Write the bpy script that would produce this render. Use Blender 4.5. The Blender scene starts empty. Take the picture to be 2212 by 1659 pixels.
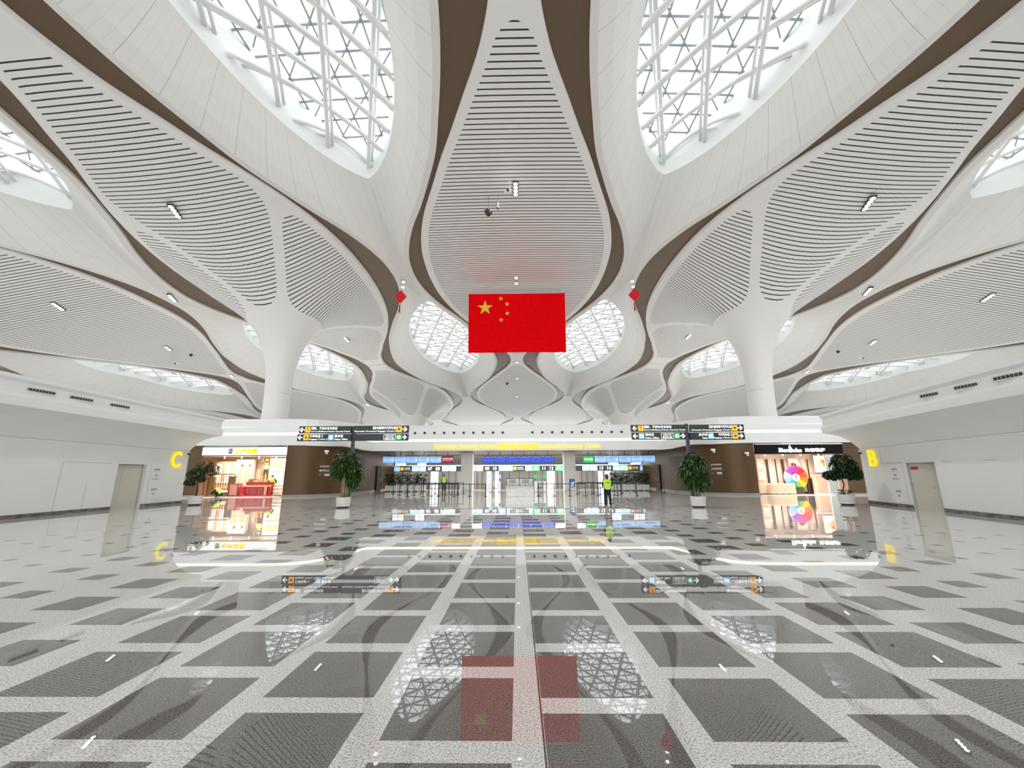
import bpy, bmesh, math, random
from mathutils import Vector, Matrix
random.seed(7)
SC = bpy.context.scene
COL = SC.collection

# ---------------------------------------------------------------- camera, world, exposure
FOC, CX, CY, CH = 885.0, 1106.0, 829.5, 1.6
PITCH = math.atan((1026 - 829.5) / FOC); YAW = math.radians(0.72); ROLL = math.radians(0.25)
_f = Vector((math.sin(-YAW) * math.cos(PITCH), math.cos(YAW) * math.cos(PITCH), math.sin(PITCH)))
_r = Vector((math.cos(YAW), math.sin(YAW), 0)); _u = _r.cross(_f)
_c, _s = math.cos(ROLL), math.sin(ROLL)
CR = _r * _c - _u * _s; CU = _u * _c + _r * _s
cam_data = bpy.data.cameras.new('camera'); cam = bpy.data.objects.new('camera', cam_data); COL.objects.link(cam)
cam_data.sensor_fit = 'HORIZONTAL'; cam_data.sensor_width = 36; cam_data.lens = 36 * FOC / 2212; cam_data.clip_end = 500
m = Matrix((CR, CU, -_f)).transposed().to_4x4(); m.translation = (0, 0, CH); cam.matrix_world = m
SC.camera = cam

def at(px, py, Y):
    """point of the place seen at a pixel, at distance Y from the camera"""
    d = CR * ((px - CX) / FOC) + CU * ((CY - py) / FOC) + _f
    return Vector((d.x, d.y, d.z)) * (Y / d.y) + Vector((0, 0, CH))

w = bpy.data.worlds.new('sky'); SC.world = w; w.use_nodes = True
bg = w.node_tree.nodes['Background']; bg.inputs[0].default_value = (0.97, 0.98, 1.0, 1); bg.inputs[1].default_value = 1.1
SC.view_settings.view_transform = 'Standard'; SC.view_settings.look = 'None'
SC.view_settings.gamma = 1; SC.view_settings.use_curve_mapping = False
SC.view_settings.exposure = 1.41
cy = SC.cycles
cy.max_bounces = 10; cy.diffuse_bounces = 5; cy.glossy_bounces = 4; cy.transmission_bounces = 3; cy.transparent_max_bounces = 12
cy.caustics_reflective = False; cy.caustics_refractive = False; cy.sample_clamp_indirect = 6

def area(name, loc, size, power, color=(1, 1, 1), rot=(0, 0, 0), spread=180):
    l = bpy.data.lights.new(name, 'AREA'); l.shape = 'RECTANGLE'; l.size, l.size_y = size; l.energy = power; l.color = color; l.spread = math.radians(spread)
    o = bpy.data.objects.new(name, l); COL.objects.link(o); o.location = loc; o.rotation_euler = rot
    return o
LAMP = 420   # light given by each four-lamp ceiling fitting
area('shop_light', (-22.0, 33.9, 3.15), (6.0, 1.8), 115, (1, .84, .68), spread=130)
area('shop_light', (22.6, 33.9, 3.15), (6.0, 1.8), 115, (1, .88, .80), spread=130)
area('lane_light', (0, 46.5, 3.75), (24, 4), 750, (1, .97, .92))

# ---------------------------------------------------------------- materials
EM = .38    # what a plain lit surface gives off at this exposure
def mat(name, col, rough=0.5, metal=0.0, emit=None, es=1.0, spec=0.5, coat=0.0):
    m = bpy.data.materials.new(name); m.use_nodes = True
    p = m.node_tree.nodes['Principled BSDF']
    p.inputs['Base Color'].default_value = (*col, 1); p.inputs['Roughness'].default_value = rough
    p.inputs['Metallic'].default_value = metal; p.inputs['Specular IOR Level'].default_value = spec
    p.inputs['Coat Weight'].default_value = coat
    if emit:
        p.inputs['Emission Color'].default_value = (*emit, 1); p.inputs['Emission Strength'].default_value = es * EM
    return m
def noisy(name, c1, c2, scale, rough=0.5, metal=0.0, spec=0.5, detail=3, stretch=None, lo=.35, hi=.65, bump=0):
    m = mat(name, c1, rough, metal, spec=spec); nt = m.node_tree; N, L = nt.nodes, nt.links
    tc = N.new('ShaderNodeTexCoord'); n = N.new('ShaderNodeTexNoise'); n.inputs['Scale'].default_value = scale; n.inputs['Detail'].default_value = detail
    src = tc.outputs['Object']
    if stretch:
        mp = N.new('ShaderNodeMapping'); mp.inputs['Scale'].default_value = stretch; L.new(src, mp.inputs[0]); src = mp.outputs[0]
    L.new(src, n.inputs['Vector'])
    r = N.new('ShaderNodeValToRGB'); r.color_ramp.elements[0].color = (*c1, 1); r.color_ramp.elements[1].color = (*c2, 1)
    r.color_ramp.elements[0].position = lo; r.color_ramp.elements[1].position = hi
    L.new(n.outputs['Fac'], r.inputs[0]); L.new(r.outputs[0], N['Principled BSDF'].inputs['Base Color'])
    if bump:
        b = N.new('ShaderNodeBump'); b.inputs['Strength'].default_value = bump; L.new(n.outputs['Fac'], b.inputs['Height']); L.new(b.outputs[0], N['Principled BSDF'].inputs['Normal'])
    return m
def math_n(nt, op, a, b=None, c=None):
    n = nt.nodes.new('ShaderNodeMath'); n.operation = op
    for i, v in enumerate((a, b, c)):
        if v is None: continue
        if isinstance(v, (int, float)): n.inputs[i].default_value = v
        else: nt.links.new(v, n.inputs[i])
    return n.outputs[0]
def mixc(nt, fac, a, b):
    n = nt.nodes.new('ShaderNodeMix'); n.data_type = 'RGBA'
    nt.links.new(fac, n.inputs['Factor'])
    for k, v in ((6, a), (7, b)):
        if isinstance(v, tuple): n.inputs[k].default_value = (*v, 1)
        else: nt.links.new(v, n.inputs[k])
    return n.outputs[2]

WHITE = (.80, .79, .76)
M = {}
M['white'] = noisy('white_paint', (.80, .79, .765), (.83, .82, .795), 1.3, .55)
M['shaft'] = mat('shaft_paint', (.80, .79, .765), .5)
M['rim'] = mat('rim_paint', (.74, .73, .70), .5)
M['wall'] = noisy('wall_panel', (.80, .825, .82), (.83, .845, .84), .6, .42)
M['well'] = mat('well_white', (.86, .88, .87), .5)
M['brown'] = noisy('brown_metal_panel', (.115, .075, .045), (.15, .10, .062), 40, .38, .35)
M['brownwall'] = noisy('bronze_wall', (.082, .042, .012), (.105, .055, .016), 25, .38, .3)
M['mullion'] = mat('mullion_grey', (.30, .33, .33), .4, .0)
M['tube'] = mat('white_tube', (.88, .89, .88), .4)
M['steel'] = mat('brushed_steel', (.55, .55, .55), .3, .9)
M['dark'] = mat('dark_metal', (.02, .02, .025), .4, .2)
M['black'] = mat('black', (.012, .012, .014), .5)
M['post'] = mat('sign_post', (.035, .07, .075), .35, .3)
M['board'] = mat('sign_board', (.018, .025, .03), .35)
M['lit_white'] = mat('lit_white', (.9, .9, .9), .5, emit=(1, 1, 1), es=1.1)
M['lit_orange'] = mat('lit_orange', (.9, .45, .03), .5, emit=(1, .42, .01), es=.75)
M['lit_blue'] = mat('lit_sky_blue', (.2, .5, .8), .5, emit=(.16, .52, .85), es=.8)
M['lit_green'] = mat('lit_green', (.05, .5, .15), .5, emit=(.03, .42, .10), es=.8)
M['lit_yellow'] = mat('lit_yellow', (.95, .80, .0), .5, emit=(1, .78, .0), es=.62)
M['gold'] = mat('lit_gold', (.95, .72, .05), .5, emit=(1, .62, .02), es=.85)
M['red_edge'] = mat('orange_edge', (.8, .35, .02), .5)
M['cove'] = mat('cove_light', (1, .9, .75), .5, emit=(1, .84, .64), es=1.7)
M['lamp'] = mat('lamp_lens', (1, 1, 1), .5, emit=(1, .97, .9), es=6)
M['glass'] = bpy.data.materials.new('clear_glass'); M['glass'].use_nodes = True
nt = M['glass'].node_tree; nt.nodes.clear()
_o = nt.nodes.new('ShaderNodeOutputMaterial'); _t = nt.nodes.new('ShaderNodeBsdfTransparent'); _t.inputs[0].default_value = (.95, .98, .98, 1)
_g = nt.nodes.new('ShaderNodeBsdfGlossy'); _g.inputs['Roughness'].default_value = .02; _m = nt.nodes.new('ShaderNodeMixShader'); _m.inputs[0].default_value = .07
nt.links.new(_t.outputs[0], _m.inputs[1]); nt.links.new(_g.outputs[0], _m.inputs[2]); nt.links.new(_m.outputs[0], _o.inputs[0])

# slatted ceiling: dark slits at a constant pitch wherever the attribute "field" is positive
SLIT = 0.362
def slat_mat():
    m = mat('slatted_panel', WHITE, .5); nt = m.node_tree; N, L = nt.nodes, nt.links
    tc = N.new('ShaderNodeTexCoord'); sep = N.new('ShaderNodeSeparateXYZ'); L.new(tc.outputs['Object'], sep.inputs[0])
    fr = math_n(nt, 'FRACT', math_n(nt, 'DIVIDE', sep.outputs[1], SLIT))
    st = math_n(nt, 'LESS_THAN', fr, .23)
    a = N.new('ShaderNodeAttribute'); a.attribute_name = 'field'
    ins = math_n(nt, 'GREATER_THAN', a.outputs['Fac'], 0.0)
    fac = math_n(nt, 'MULTIPLY', st, ins)
    L.new(mixc(nt, fac, (.80, .79, .765), (.022, .016, .022)), N['Principled BSDF'].inputs['Base Color'])
    return m
M['slat'] = slat_mat()
# funnel boards round a skylight: thin grey joints at steps of the attribute "field"
def funnel_mat():
    m = mat('funnel_boards', WHITE, .5); nt = m.node_tree; N, L = nt.nodes, nt.links
    a = N.new('ShaderNodeAttribute'); a.attribute_name = 'field'
    f1 = math_n(nt, 'LESS_THAN', math_n(nt, 'FRACT', a.outputs['Fac']), .022)
    f2 = math_n(nt, 'MULTIPLY', math_n(nt, 'LESS_THAN', math_n(nt, 'FRACT', math_n(nt, 'MULTIPLY', a.outputs['Fac'], 4)), .05), .35)
    f = math_n(nt, 'MAXIMUM', f1, f2)
    L.new(mixc(nt, f, (.79, .785, .76), (.56, .55, .53)), N['Principled BSDF'].inputs['Base Color'])
    return m
M['funnel'] = funnel_mat()
def floor_mat():
    m = mat('polished_granite_floor', WHITE, .012, spec=.85); nt = m.node_tree; N, L = nt.nodes, nt.links
    tc = N.new('ShaderNodeTexCoord'); sep = N.new('ShaderNodeSeparateXYZ'); L.new(tc.outputs['Object'], sep.inputs[0])
    X, Y = sep.outputs[0], sep.outputs[1]
    PX, PY = 1.03, 1.0
    cxn = math_n(nt, 'DIVIDE', math_n(nt, 'ADD', X, .87), PX); ci = math_n(nt, 'FLOOR', cxn); cf = math_n(nt, 'FRACT', cxn)
    odd = math_n(nt, 'ABSOLUTE', math_n(nt, 'MODULO', ci, 2))
    off = math_n(nt, 'MULTIPLY', odd, .5)
    cyn = math_n(nt, 'ADD', math_n(nt, 'DIVIDE', math_n(nt, 'SUBTRACT', Y, 2.94), PY), off)
    ri = math_n(nt, 'FLOOR', cyn); rf = math_n(nt, 'FRACT', cyn)
    # cell centre decides the size step of the tile
    xc = math_n(nt, 'SUBTRACT', math_n(nt, 'MULTIPLY', math_n(nt, 'ADD', ci, .5), PX), .87)
    yc = math_n(nt, 'ADD', math_n(nt, 'SUBTRACT', ri, off), 3.44)
    def ell(a, b):
        q = math_n(nt, 'ADD', math_n(nt, 'POWER', math_n(nt, 'ABSOLUTE', math_n(nt, 'DIVIDE', xc, a)), 2.0), math_n(nt, 'POWER', math_n(nt, 'ABSOLUTE', math_n(nt, 'DIVIDE', yc, b)), 2.0))
        return math_n(nt, 'LESS_THAN', q, 1.0)
    size = math_n(nt, 'ADD', math_n(nt, 'ADD', math_n(nt, 'MULTIPLY', ell(4.45, 12.0), .22), math_n(nt, 'MULTIPLY', ell(6.6, 16.6), .20)),
                  math_n(nt, 'ADD', math_n(nt, 'MULTIPLY', ell(9.2, 20.5), .19), math_n(nt, 'MULTIPLY', ell(15.5, 27.0), .19)))
    inx = math_n(nt, 'MULTIPLY', math_n(nt, 'GREATER_THAN', cf, .0), math_n(nt, 'LESS_THAN', cf, size))
    iny = math_n(nt, 'LESS_THAN', rf, size)
    tile = math_n(nt, 'MULTIPLY', inx, iny)
    def speck(scale, a, b, p0, p1):
        n = N.new('ShaderNodeTexNoise'); n.inputs['Scale'].default_value = scale; n.inputs['Detail'].default_value = 4; n.inputs['Roughness'].default_value = .7
        L.new(tc.outputs['Object'], n.inputs['Vector'])
        r = N.new('ShaderNodeValToRGB'); e = r.color_ramp.elements; e[0].color = (*a, 1); e[1].color = (*b, 1); e[0].position = p0; e[1].position = p1
        L.new(n.outputs['Fac'], r.inputs[0]); return r.outputs[0]
    white = speck(75, (.30, .30, .29), (.84, .84, .82), .38, .54)
    darkc = speck(95, (.058, .056, .052), (.31, .295, .275), .38, .66)
    seam = math_n(nt, 'LESS_THAN', math_n(nt, 'ABSOLUTE', math_n(nt, 'SUBTRACT', X, .15)), .006)
    c = mixc(nt, tile, white, darkc); c = mixc(nt, seam, c, (.08, .08, .07))
    L.new(c, N['Principled BSDF'].inputs['Base Color'])
    return m
M['floor'] = floor_mat()

# ---------------------------------------------------------------- mesh helpers
class MB:
    def __init__(s): s.v = []; s.f = []; s.mi = []; s.a = []; s.cur = 0
    def add(s, vs, fs, att=None):
        b = len(s.v); s.v += [tuple(v) for v in vs]; s.a += (att if att else [0.0] * len(vs))
        for f in fs: s.f.append([b + i for i in f]); s.mi.append(s.cur)
        return s
    def box(s, c, d, rz=0, rx=0, ry=0, taper=1.0):
        x, y, z = d[0] / 2, d[1] / 2, d[2] / 2
        R = Matrix.Rotation(rz, 3, 'Z') @ Matrix.Rotation(ry, 3, 'Y') @ Matrix.Rotation(rx, 3, 'X')
        vs = [R @ Vector((sx * x * (taper if sz > 0 else 1), sy * y * (taper if sz > 0 else 1), sz * z)) + Vector(c) for sz in (-1, 1) for sy in (-1, 1) for sx in (-1, 1)]
        return s.add(vs, [(0, 2, 3, 1), (4, 5, 7, 6), (0, 1, 5, 4), (2, 6, 7, 3), (0, 4, 6, 2), (1, 3, 7, 5)])
    def lathe(s, c, prof, n=24, ax='Z'):
        vs = []; fs = []
        for r, z in prof:
            for i in range(n):
                a = 2 * math.pi * i / n; p = (r * math.cos(a), r * math.sin(a), z)
                if ax == 'Y': p = (p[0], z, p[1])
                if ax == 'X': p = (z, p[0], p[1])
                vs.append(Vector(p) + Vector(c))
        for j in range(len(prof) - 1):
            for i in range(n): fs.append((j * n + i, j * n + (i + 1) % n, (j + 1) * n + (i + 1) % n, (j + 1) * n + i))
        fs.append(list(range(n))[::-1]); fs.append([(len(prof) - 1) * n + i for i in range(n)])
        return s.add(vs, fs)
    def tube(s, pts, r, n=6, close=False):
        pts = [Vector(p) for p in pts]; rr = r if isinstance(r, (list, tuple)) else [r] * len(pts)
        vs = []; fs = []; up = Vector((0, 0, 1))
        for i, p in enumerate(pts):
            t = (pts[min(i + 1, len(pts) - 1)] - pts[max(i - 1, 0)]).normalized()
            a = t.cross(up if abs(t.z) < .95 else Vector((1, 0, 0))).normalized(); b = t.cross(a)
            for k in range(n):
                q = 2 * math.pi * k / n; vs.append(p + a * math.cos(q) * rr[i] + b * math.sin(q) * rr[i])
        for i in range(len(pts) - 1):
            for k in range(n): fs.append((i * n + k, i * n + (k + 1) % n, (i + 1) * n + (k + 1) % n, (i + 1) * n + k))
        fs.append(list(range(n))[::-1]); fs.append([(len(pts) - 1) * n + k for k in range(n)])
        return s.add(vs, fs)
    def prism(s, poly, y0, y1, tf=None):
        """polygon in x,z extruded in y"""
        n = len(poly); vs = [Vector((p[0], y0, p[1])) for p in poly] + [Vector((p[0], y1, p[1])) for p in poly]
        if tf: vs = [tf @ v for v in vs]
        return s.add(vs, [list(range(n)), list(range(n, 2 * n))[::-1]] + [(i, i + n, (i + 1) % n + n, (i + 1) % n) for i in range(n)])
    def build(s, name, m, parent=None, smooth=False, attr=False, bevel=0):
        me = bpy.data.meshes.new(name); me.from_pydata(s.v, [], s.f)
        ms = m if isinstance(m, (list, tuple)) else [m]
        for x in ms: me.materials.append(x)
        if len(ms) > 1: me.polygons.foreach_set('material_index', s.mi)
        if attr:
            at_ = me.attributes.new('field', 'FLOAT', 'POINT'); at_.data.foreach_set('value', s.a)
        if smooth: me.polygons.foreach_set('use_smooth', [True] * len(me.polygons))
        me.update()
        o = bpy.data.objects.new(name, me); COL.objects.link(o)
        if parent: o.parent = parent
        if bevel:
            b = o.modifiers.new('bevel', 'BEVEL'); b.width = bevel; b.segments = 2; b.limit_method = 'ANGLE'
        return o
def tag(o, label=None, cat=None, group=None, kind=None):
    for k, v in (('label', label), ('category', cat), ('group', group), ('kind', kind)):
        if v: o[k] = v
    return o
def empty(name, loc=(0, 0, 0), rz=0):
    o = bpy.data.objects.new(name, None); COL.objects.link(o); o.location = loc; o.rotation_euler = (0, 0, rz); o.empty_display_size = .2
    return o
def dup(o, loc=None, rz=None, label=None, parent=None):
    c = o.copy(); COL.objects.link(c)
    if parent: c.parent = parent
    for ch in [x for x in KIDS(o)]: dup(ch, parent=c)
    if loc is not None: c.location = loc
    if rz is not None: c.rotation_euler = (0, 0, rz)
    if label: c['label'] = label
    return c
def KIDS(o): return [x for x in COL.objects if x.parent == o]
def dup_fast(o, kids, loc, rz=None, label=None):
    c = o.copy(); COL.objects.link(c); c.location = loc
    if rz is not None: c.rotation_euler = (0, 0, rz)
    if label: c['label'] = label
    for k in kids:
        d = k.copy(); COL.objects.link(d); d.parent = c
    return c
def text(body, height, m, loc, rz=0, align='LEFT', width=None, depth=.004, parent=None, name='lettering', weight=0.0, flip=False, shear=0):
    cu = bpy.data.curves.new('txt', 'FONT'); cu.body = body; cu.size = 1.0; cu.extrude = 0; cu.offset = weight; cu.shear = shear; cu.resolution_u = 3
    t = bpy.data.objects.new('txt', cu); COL.objects.link(t)
    dg = bpy.context.evaluated_depsgraph_get(); dg.update()
    me = bpy.data.meshes.new_from_object(t.evaluated_get(dg)); bpy.data.objects.remove(t); bpy.data.curves.remove(cu)
    bm = bmesh.new(); bm.from_mesh(me); bpy.data.meshes.remove(me)
    r = bmesh.ops.extrude_face_region(bm, geom=bm.faces[:])
    bmesh.ops.translate(bm, verts=[v for v in r['geom'] if isinstance(v, bmesh.types.BMVert)], vec=(0, 0, 1))
    xs = [v.co.x for v in bm.verts]; ys = [v.co.y for v in bm.verts]
    x0, x1, y0, y1 = min(xs), max(xs), min(ys), max(ys)
    sy = height / (y1 - y0); sx = sy if width is None else width / (x1 - x0)
    ox = {'LEFT': x0, 'CENTER': (x0 + x1) / 2, 'RIGHT': x1}[align]
    R = Matrix.Rotation(rz, 3, 'Z')
    for v in bm.verts:
        p = Vector(((v.co.x - ox) * sx, -v.co.z * depth, (v.co.y - (y0 + y1) / 2) * sy)); v.co = R @ p + Vector(loc)
    bmesh.ops.recalc_face_normals(bm, faces=bm.faces[:])
    me = bpy.data.meshes.new(name); bm.to_mesh(me); bm.free(); me.materials.append(m)
    o = bpy.data.objects.new(name, me); COL.objects.link(o)
    if parent: o.parent = parent
    return o
def interp(tab, x):
    if x <= tab[0][0]: return tab[0][1]
    for (a, b), (c, d) in zip(tab, tab[1:]):
        if x <= c: return b + (d - b) * (x - a) / (c - a)
    return tab[-1][1]
def spl(tab, x):
    """Catmull-Rom through the table"""
    if x <= tab[0][0]: return tab[0][1]
    if x >= tab[-1][0]: return tab[-1][1]
    for i in range(len(tab) - 1):
        if x <= tab[i + 1][0]:
            p1, p2 = tab[i], tab[i + 1]
            p0 = tab[i - 1] if i else (2 * p1[0] - p2[0], p1[1]); p3 = tab[i + 2] if i + 2 < len(tab) else (2 * p2[0] - p1[0], p2[1])
            h = p2[0] - p1[0]; t = (x - p1[0]) / h
            m1 = (p2[1] - p0[1]) / (p2[0] - p0[0]) * h; m2 = (p3[1] - p1[1]) / (p3[0] - p1[0]) * h
            return (2 * t**3 - 3 * t**2 + 1) * p1[1] + (t**3 - 2 * t**2 + t) * m1 + (-2 * t**3 + 3 * t**2) * p2[1] + (t**3 - t**2) * m2
def smin(a, b, k=.5):
    h = max(k - abs(a - b), 0) / k; return min(a, b) - h * h * k / 4

# ---------------------------------------------------------------- floor
fl = MB(); fl.add([(-95, -30, 0), (95, -30, 0), (95, 145, 0), (-95, 145, 0)], [(0, 1, 2, 3)])
tag(fl.build('floor', M['floor']), kind='structure')

# ---------------------------------------------------------------- the vaulted ceiling
S = 1.05; AX = 10.5; BY = 24.0; NS = 48
HY = [(-60, 20.3), (-20, 20.3), (11, 20.2), (35, 20.1), (59, 18.4), (83, 17.4), (107, 16.2), (140, 15)]
def Hc(x, y):
    c = interp([(0, .0025), (35, .0025), (59, .0014), (140, .0015)], y)
    return max(spl(HY, y) - c * x * x, 7.5)
def P(x, y, dz=0): return (S * x, S * y, CH + S * (Hc(x, y) - CH + dz))
WPAN = [(0, 8.2), (.14, 8.0), (.25, 7.5), (.36, 6.7), (.48, 5.5), (.58, 4.5), (.66, 3.6), (.74, 2.75), (.8, 2.1), (.85, 1.6), (.93, 1.05), (1, .9)]
WCOL = [(0, 7.4), (.14, 7.25), (.25, 6.95), (.36, 6.4), (.48, 5.5), (.58, 4.5), (.66, 3.6), (.74, 2.85), (.8, 2.25), (.85, 1.85), (.93, 1.45), (1, 1.3)]
WRIM = [(0, 7.55), (.1, 7.35), (.2, 6.95), (.3, 6.4), (.4, 5.78), (.5, 4.85), (.6, 3.82), (.7, 2.65), (.8, 1.75), (.9, 1.15), (1, .95)]
def kind_of(k): return 'sky' if k % 2 else ('column' if k % 4 == 2 else 'panel')
def Wk(k, y):
    y0 = 35 if k % 2 == 0 else 11
    t = ((y - y0 + BY) % (2 * BY) - BY) / BY
    return spl({'sky': WRIM, 'column': WCOL, 'panel': WPAN}[kind_of(k)], abs(t))
LIP = .2   # depth of the lips the brown recess sits behind
COLUMN_LABEL = {}
def panel_cell(k, yc, slats=True):
    b = MB(); nx, ny = 20, 2 * NS; vs = []; at_ = []; fs = []
    x0 = k * AX
    for j in range(ny + 1):
        t = -1 + 2 * j / ny; y = yc + t * BY; W = Wk(k, y)
        row = [-1, -1] + [-1 + 2 * i / nx for i in range(nx + 1)] + [1, 1]
        for i, u in enumerate(row):
            dz = LIP if i in (0, len(row) - 1) else 0
            vs.append(P(x0 + W * u, y, dz))
            f = smin((1 - abs(u)) * W * .9 - .52, BY * (.905 - abs(t)), 1.2) if slats else -1
            at_.append(f if 1 < i < len(row) - 2 else -1)
    n = nx + 5
    for j in range(ny):
        for i in range(n - 1):
            if i in (1, n - 3): continue
            fs.append((j * n + i, (j + 1) * n + i, (j + 1) * n + i + 1, j * n + i + 1))
    b.add(vs, fs, at_)
    o = b.build('ceiling', M['slat'], attr=True); tag(o, kind='structure')
    return o
DROP = [(1.02, 10.5), (1.1, 8.6), (1.25, 7.6), (1.5, 6.6), (1.9, 5.5), (2.4, 4.6), (3.0, 3.75), (3.8, 2.95), (4.8, 2.15), (6, 1.45), (7.4, .9), (9, .5), (12, .15), (15, 0)]
R0 = 1.02
def column_cell(k, yc, label):
    x0 = k * AX; loop = []
    n = 2 * NS
    for j in range(n + 1):
        t = -1 + 2 * j / n; loop.append((Wk(k, yc + t * BY), t * BY))
    for j in range(n + 1):
        t = 1 - 2 * j / n; loop.append((-Wk(k, yc + t * BY), t * BY))
    ss = [0, .005, .012, .022, .035, .05, .07, .095, .12, .15, .185, .22, .26, .31, .36, .40, .44, .48, .515, .55, .585, .62, .65, .68, .71, .74, .77, .8, .83, .86, .89, .92, .95, .975, 1]
    vs = []; at_ = []; fs = []; L = len(loop)
    # lip ring, then rings from rim to shaft
    for q in (x for x in ['lip', 1] + ss[::-1][1:] ):
        s = 1 if q == 'lip' else q
        for bx, by in loop:
            Rb = math.hypot(bx, by); d = (bx / Rb, by / Rb)
            Re = min(7.6, Rb) + (Rb - min(7.6, Rb)) * s
            rho = R0 + (Re - R0) * s
            x, y = d[0] * rho, d[1] * rho
            fq = 1 - .3 * min(1, max(0, (rho - R0) / 6))
            dr = interp(DROP, max(R0, math.hypot(x, y * fq)))
            drb = interp(DROP, max(R0, math.hypot(d[0] * Re, d[1] * Re * fq))) if s > .5 else 0
            dr = dr - max(0, (s - .5) * 2) ** 2 * (drb - .12) if s > .5 else dr
            zz = LIP if q == 'lip' else -dr
            vs.append(P(x0 + x, yc + y, zz))
            W = Wk(k, yc + y)
            fb = (W - abs(x)) * .85 - .42
            band = abs(abs(x) * 12 - abs(y) * 5.2) / 13.08 - .34
            f = smin(smin(fb, band, 1.5), (3.9 - dr) * 1.2, 1.6)
            f = smin(f, BY * .975 - abs(y), .6)
            at_.append(-1 if q == 'lip' else f)
    nr = len(ss) + 1
    for j in range(nr - 1):
        for i in range(L):
            fs.append((j * L + i, j * L + (i + 1) % L, (j + 1) * L + (i + 1) % L, (j + 1) * L + i))
    c = empty('branching_column', (S * x0, S * yc, 0)); tag(c, label, 'column', 'branching columns')
    b = MB(); b.add([Vector(v) - c.location for v in vs], fs, at_)
    o = b.build('slatted_flare', None, c, smooth=True, attr=True)
    o.data.materials.clear(); o.data.materials.append(slat_mat_local(S * yc))
    zt = vs[(nr - 1) * L][2]
    sh = MB(); sh.lathe((0, 0, 0), [(S * R0, 0), (S * R0, .02), (S * R0, 3), (S * R0, 6), (S * R0, zt - .05), (S * R0, zt + .02)], 48); sh.f = [f for f in sh.f if len(f) < 10]; sh.build('shaft', M['shaft'], c, smooth=True)
    return c
_slc = {}
def slat_mat_local(yoff):
    if yoff in _slc: return _slc[yoff]
    m = M['slat'].copy(); nt = m.node_tree
    for n in nt.nodes:
        if n.type == 'MATH' and n.operation == 'DIVIDE' and abs(n.inputs[1].default_value - SLIT) < 1e-6:
            src = n.inputs[0].links[0].from_socket; nt.links.remove(n.inputs[0].links[0])
            nt.links.new(math_n(nt, 'ADD', src, yoff), n.inputs[0])
    _slc[yoff] = m; return m
OZ, OW = 2.3, 4.7
def wo(q): return OW * max(0, 1 - abs(q)**2.25)**.76
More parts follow.
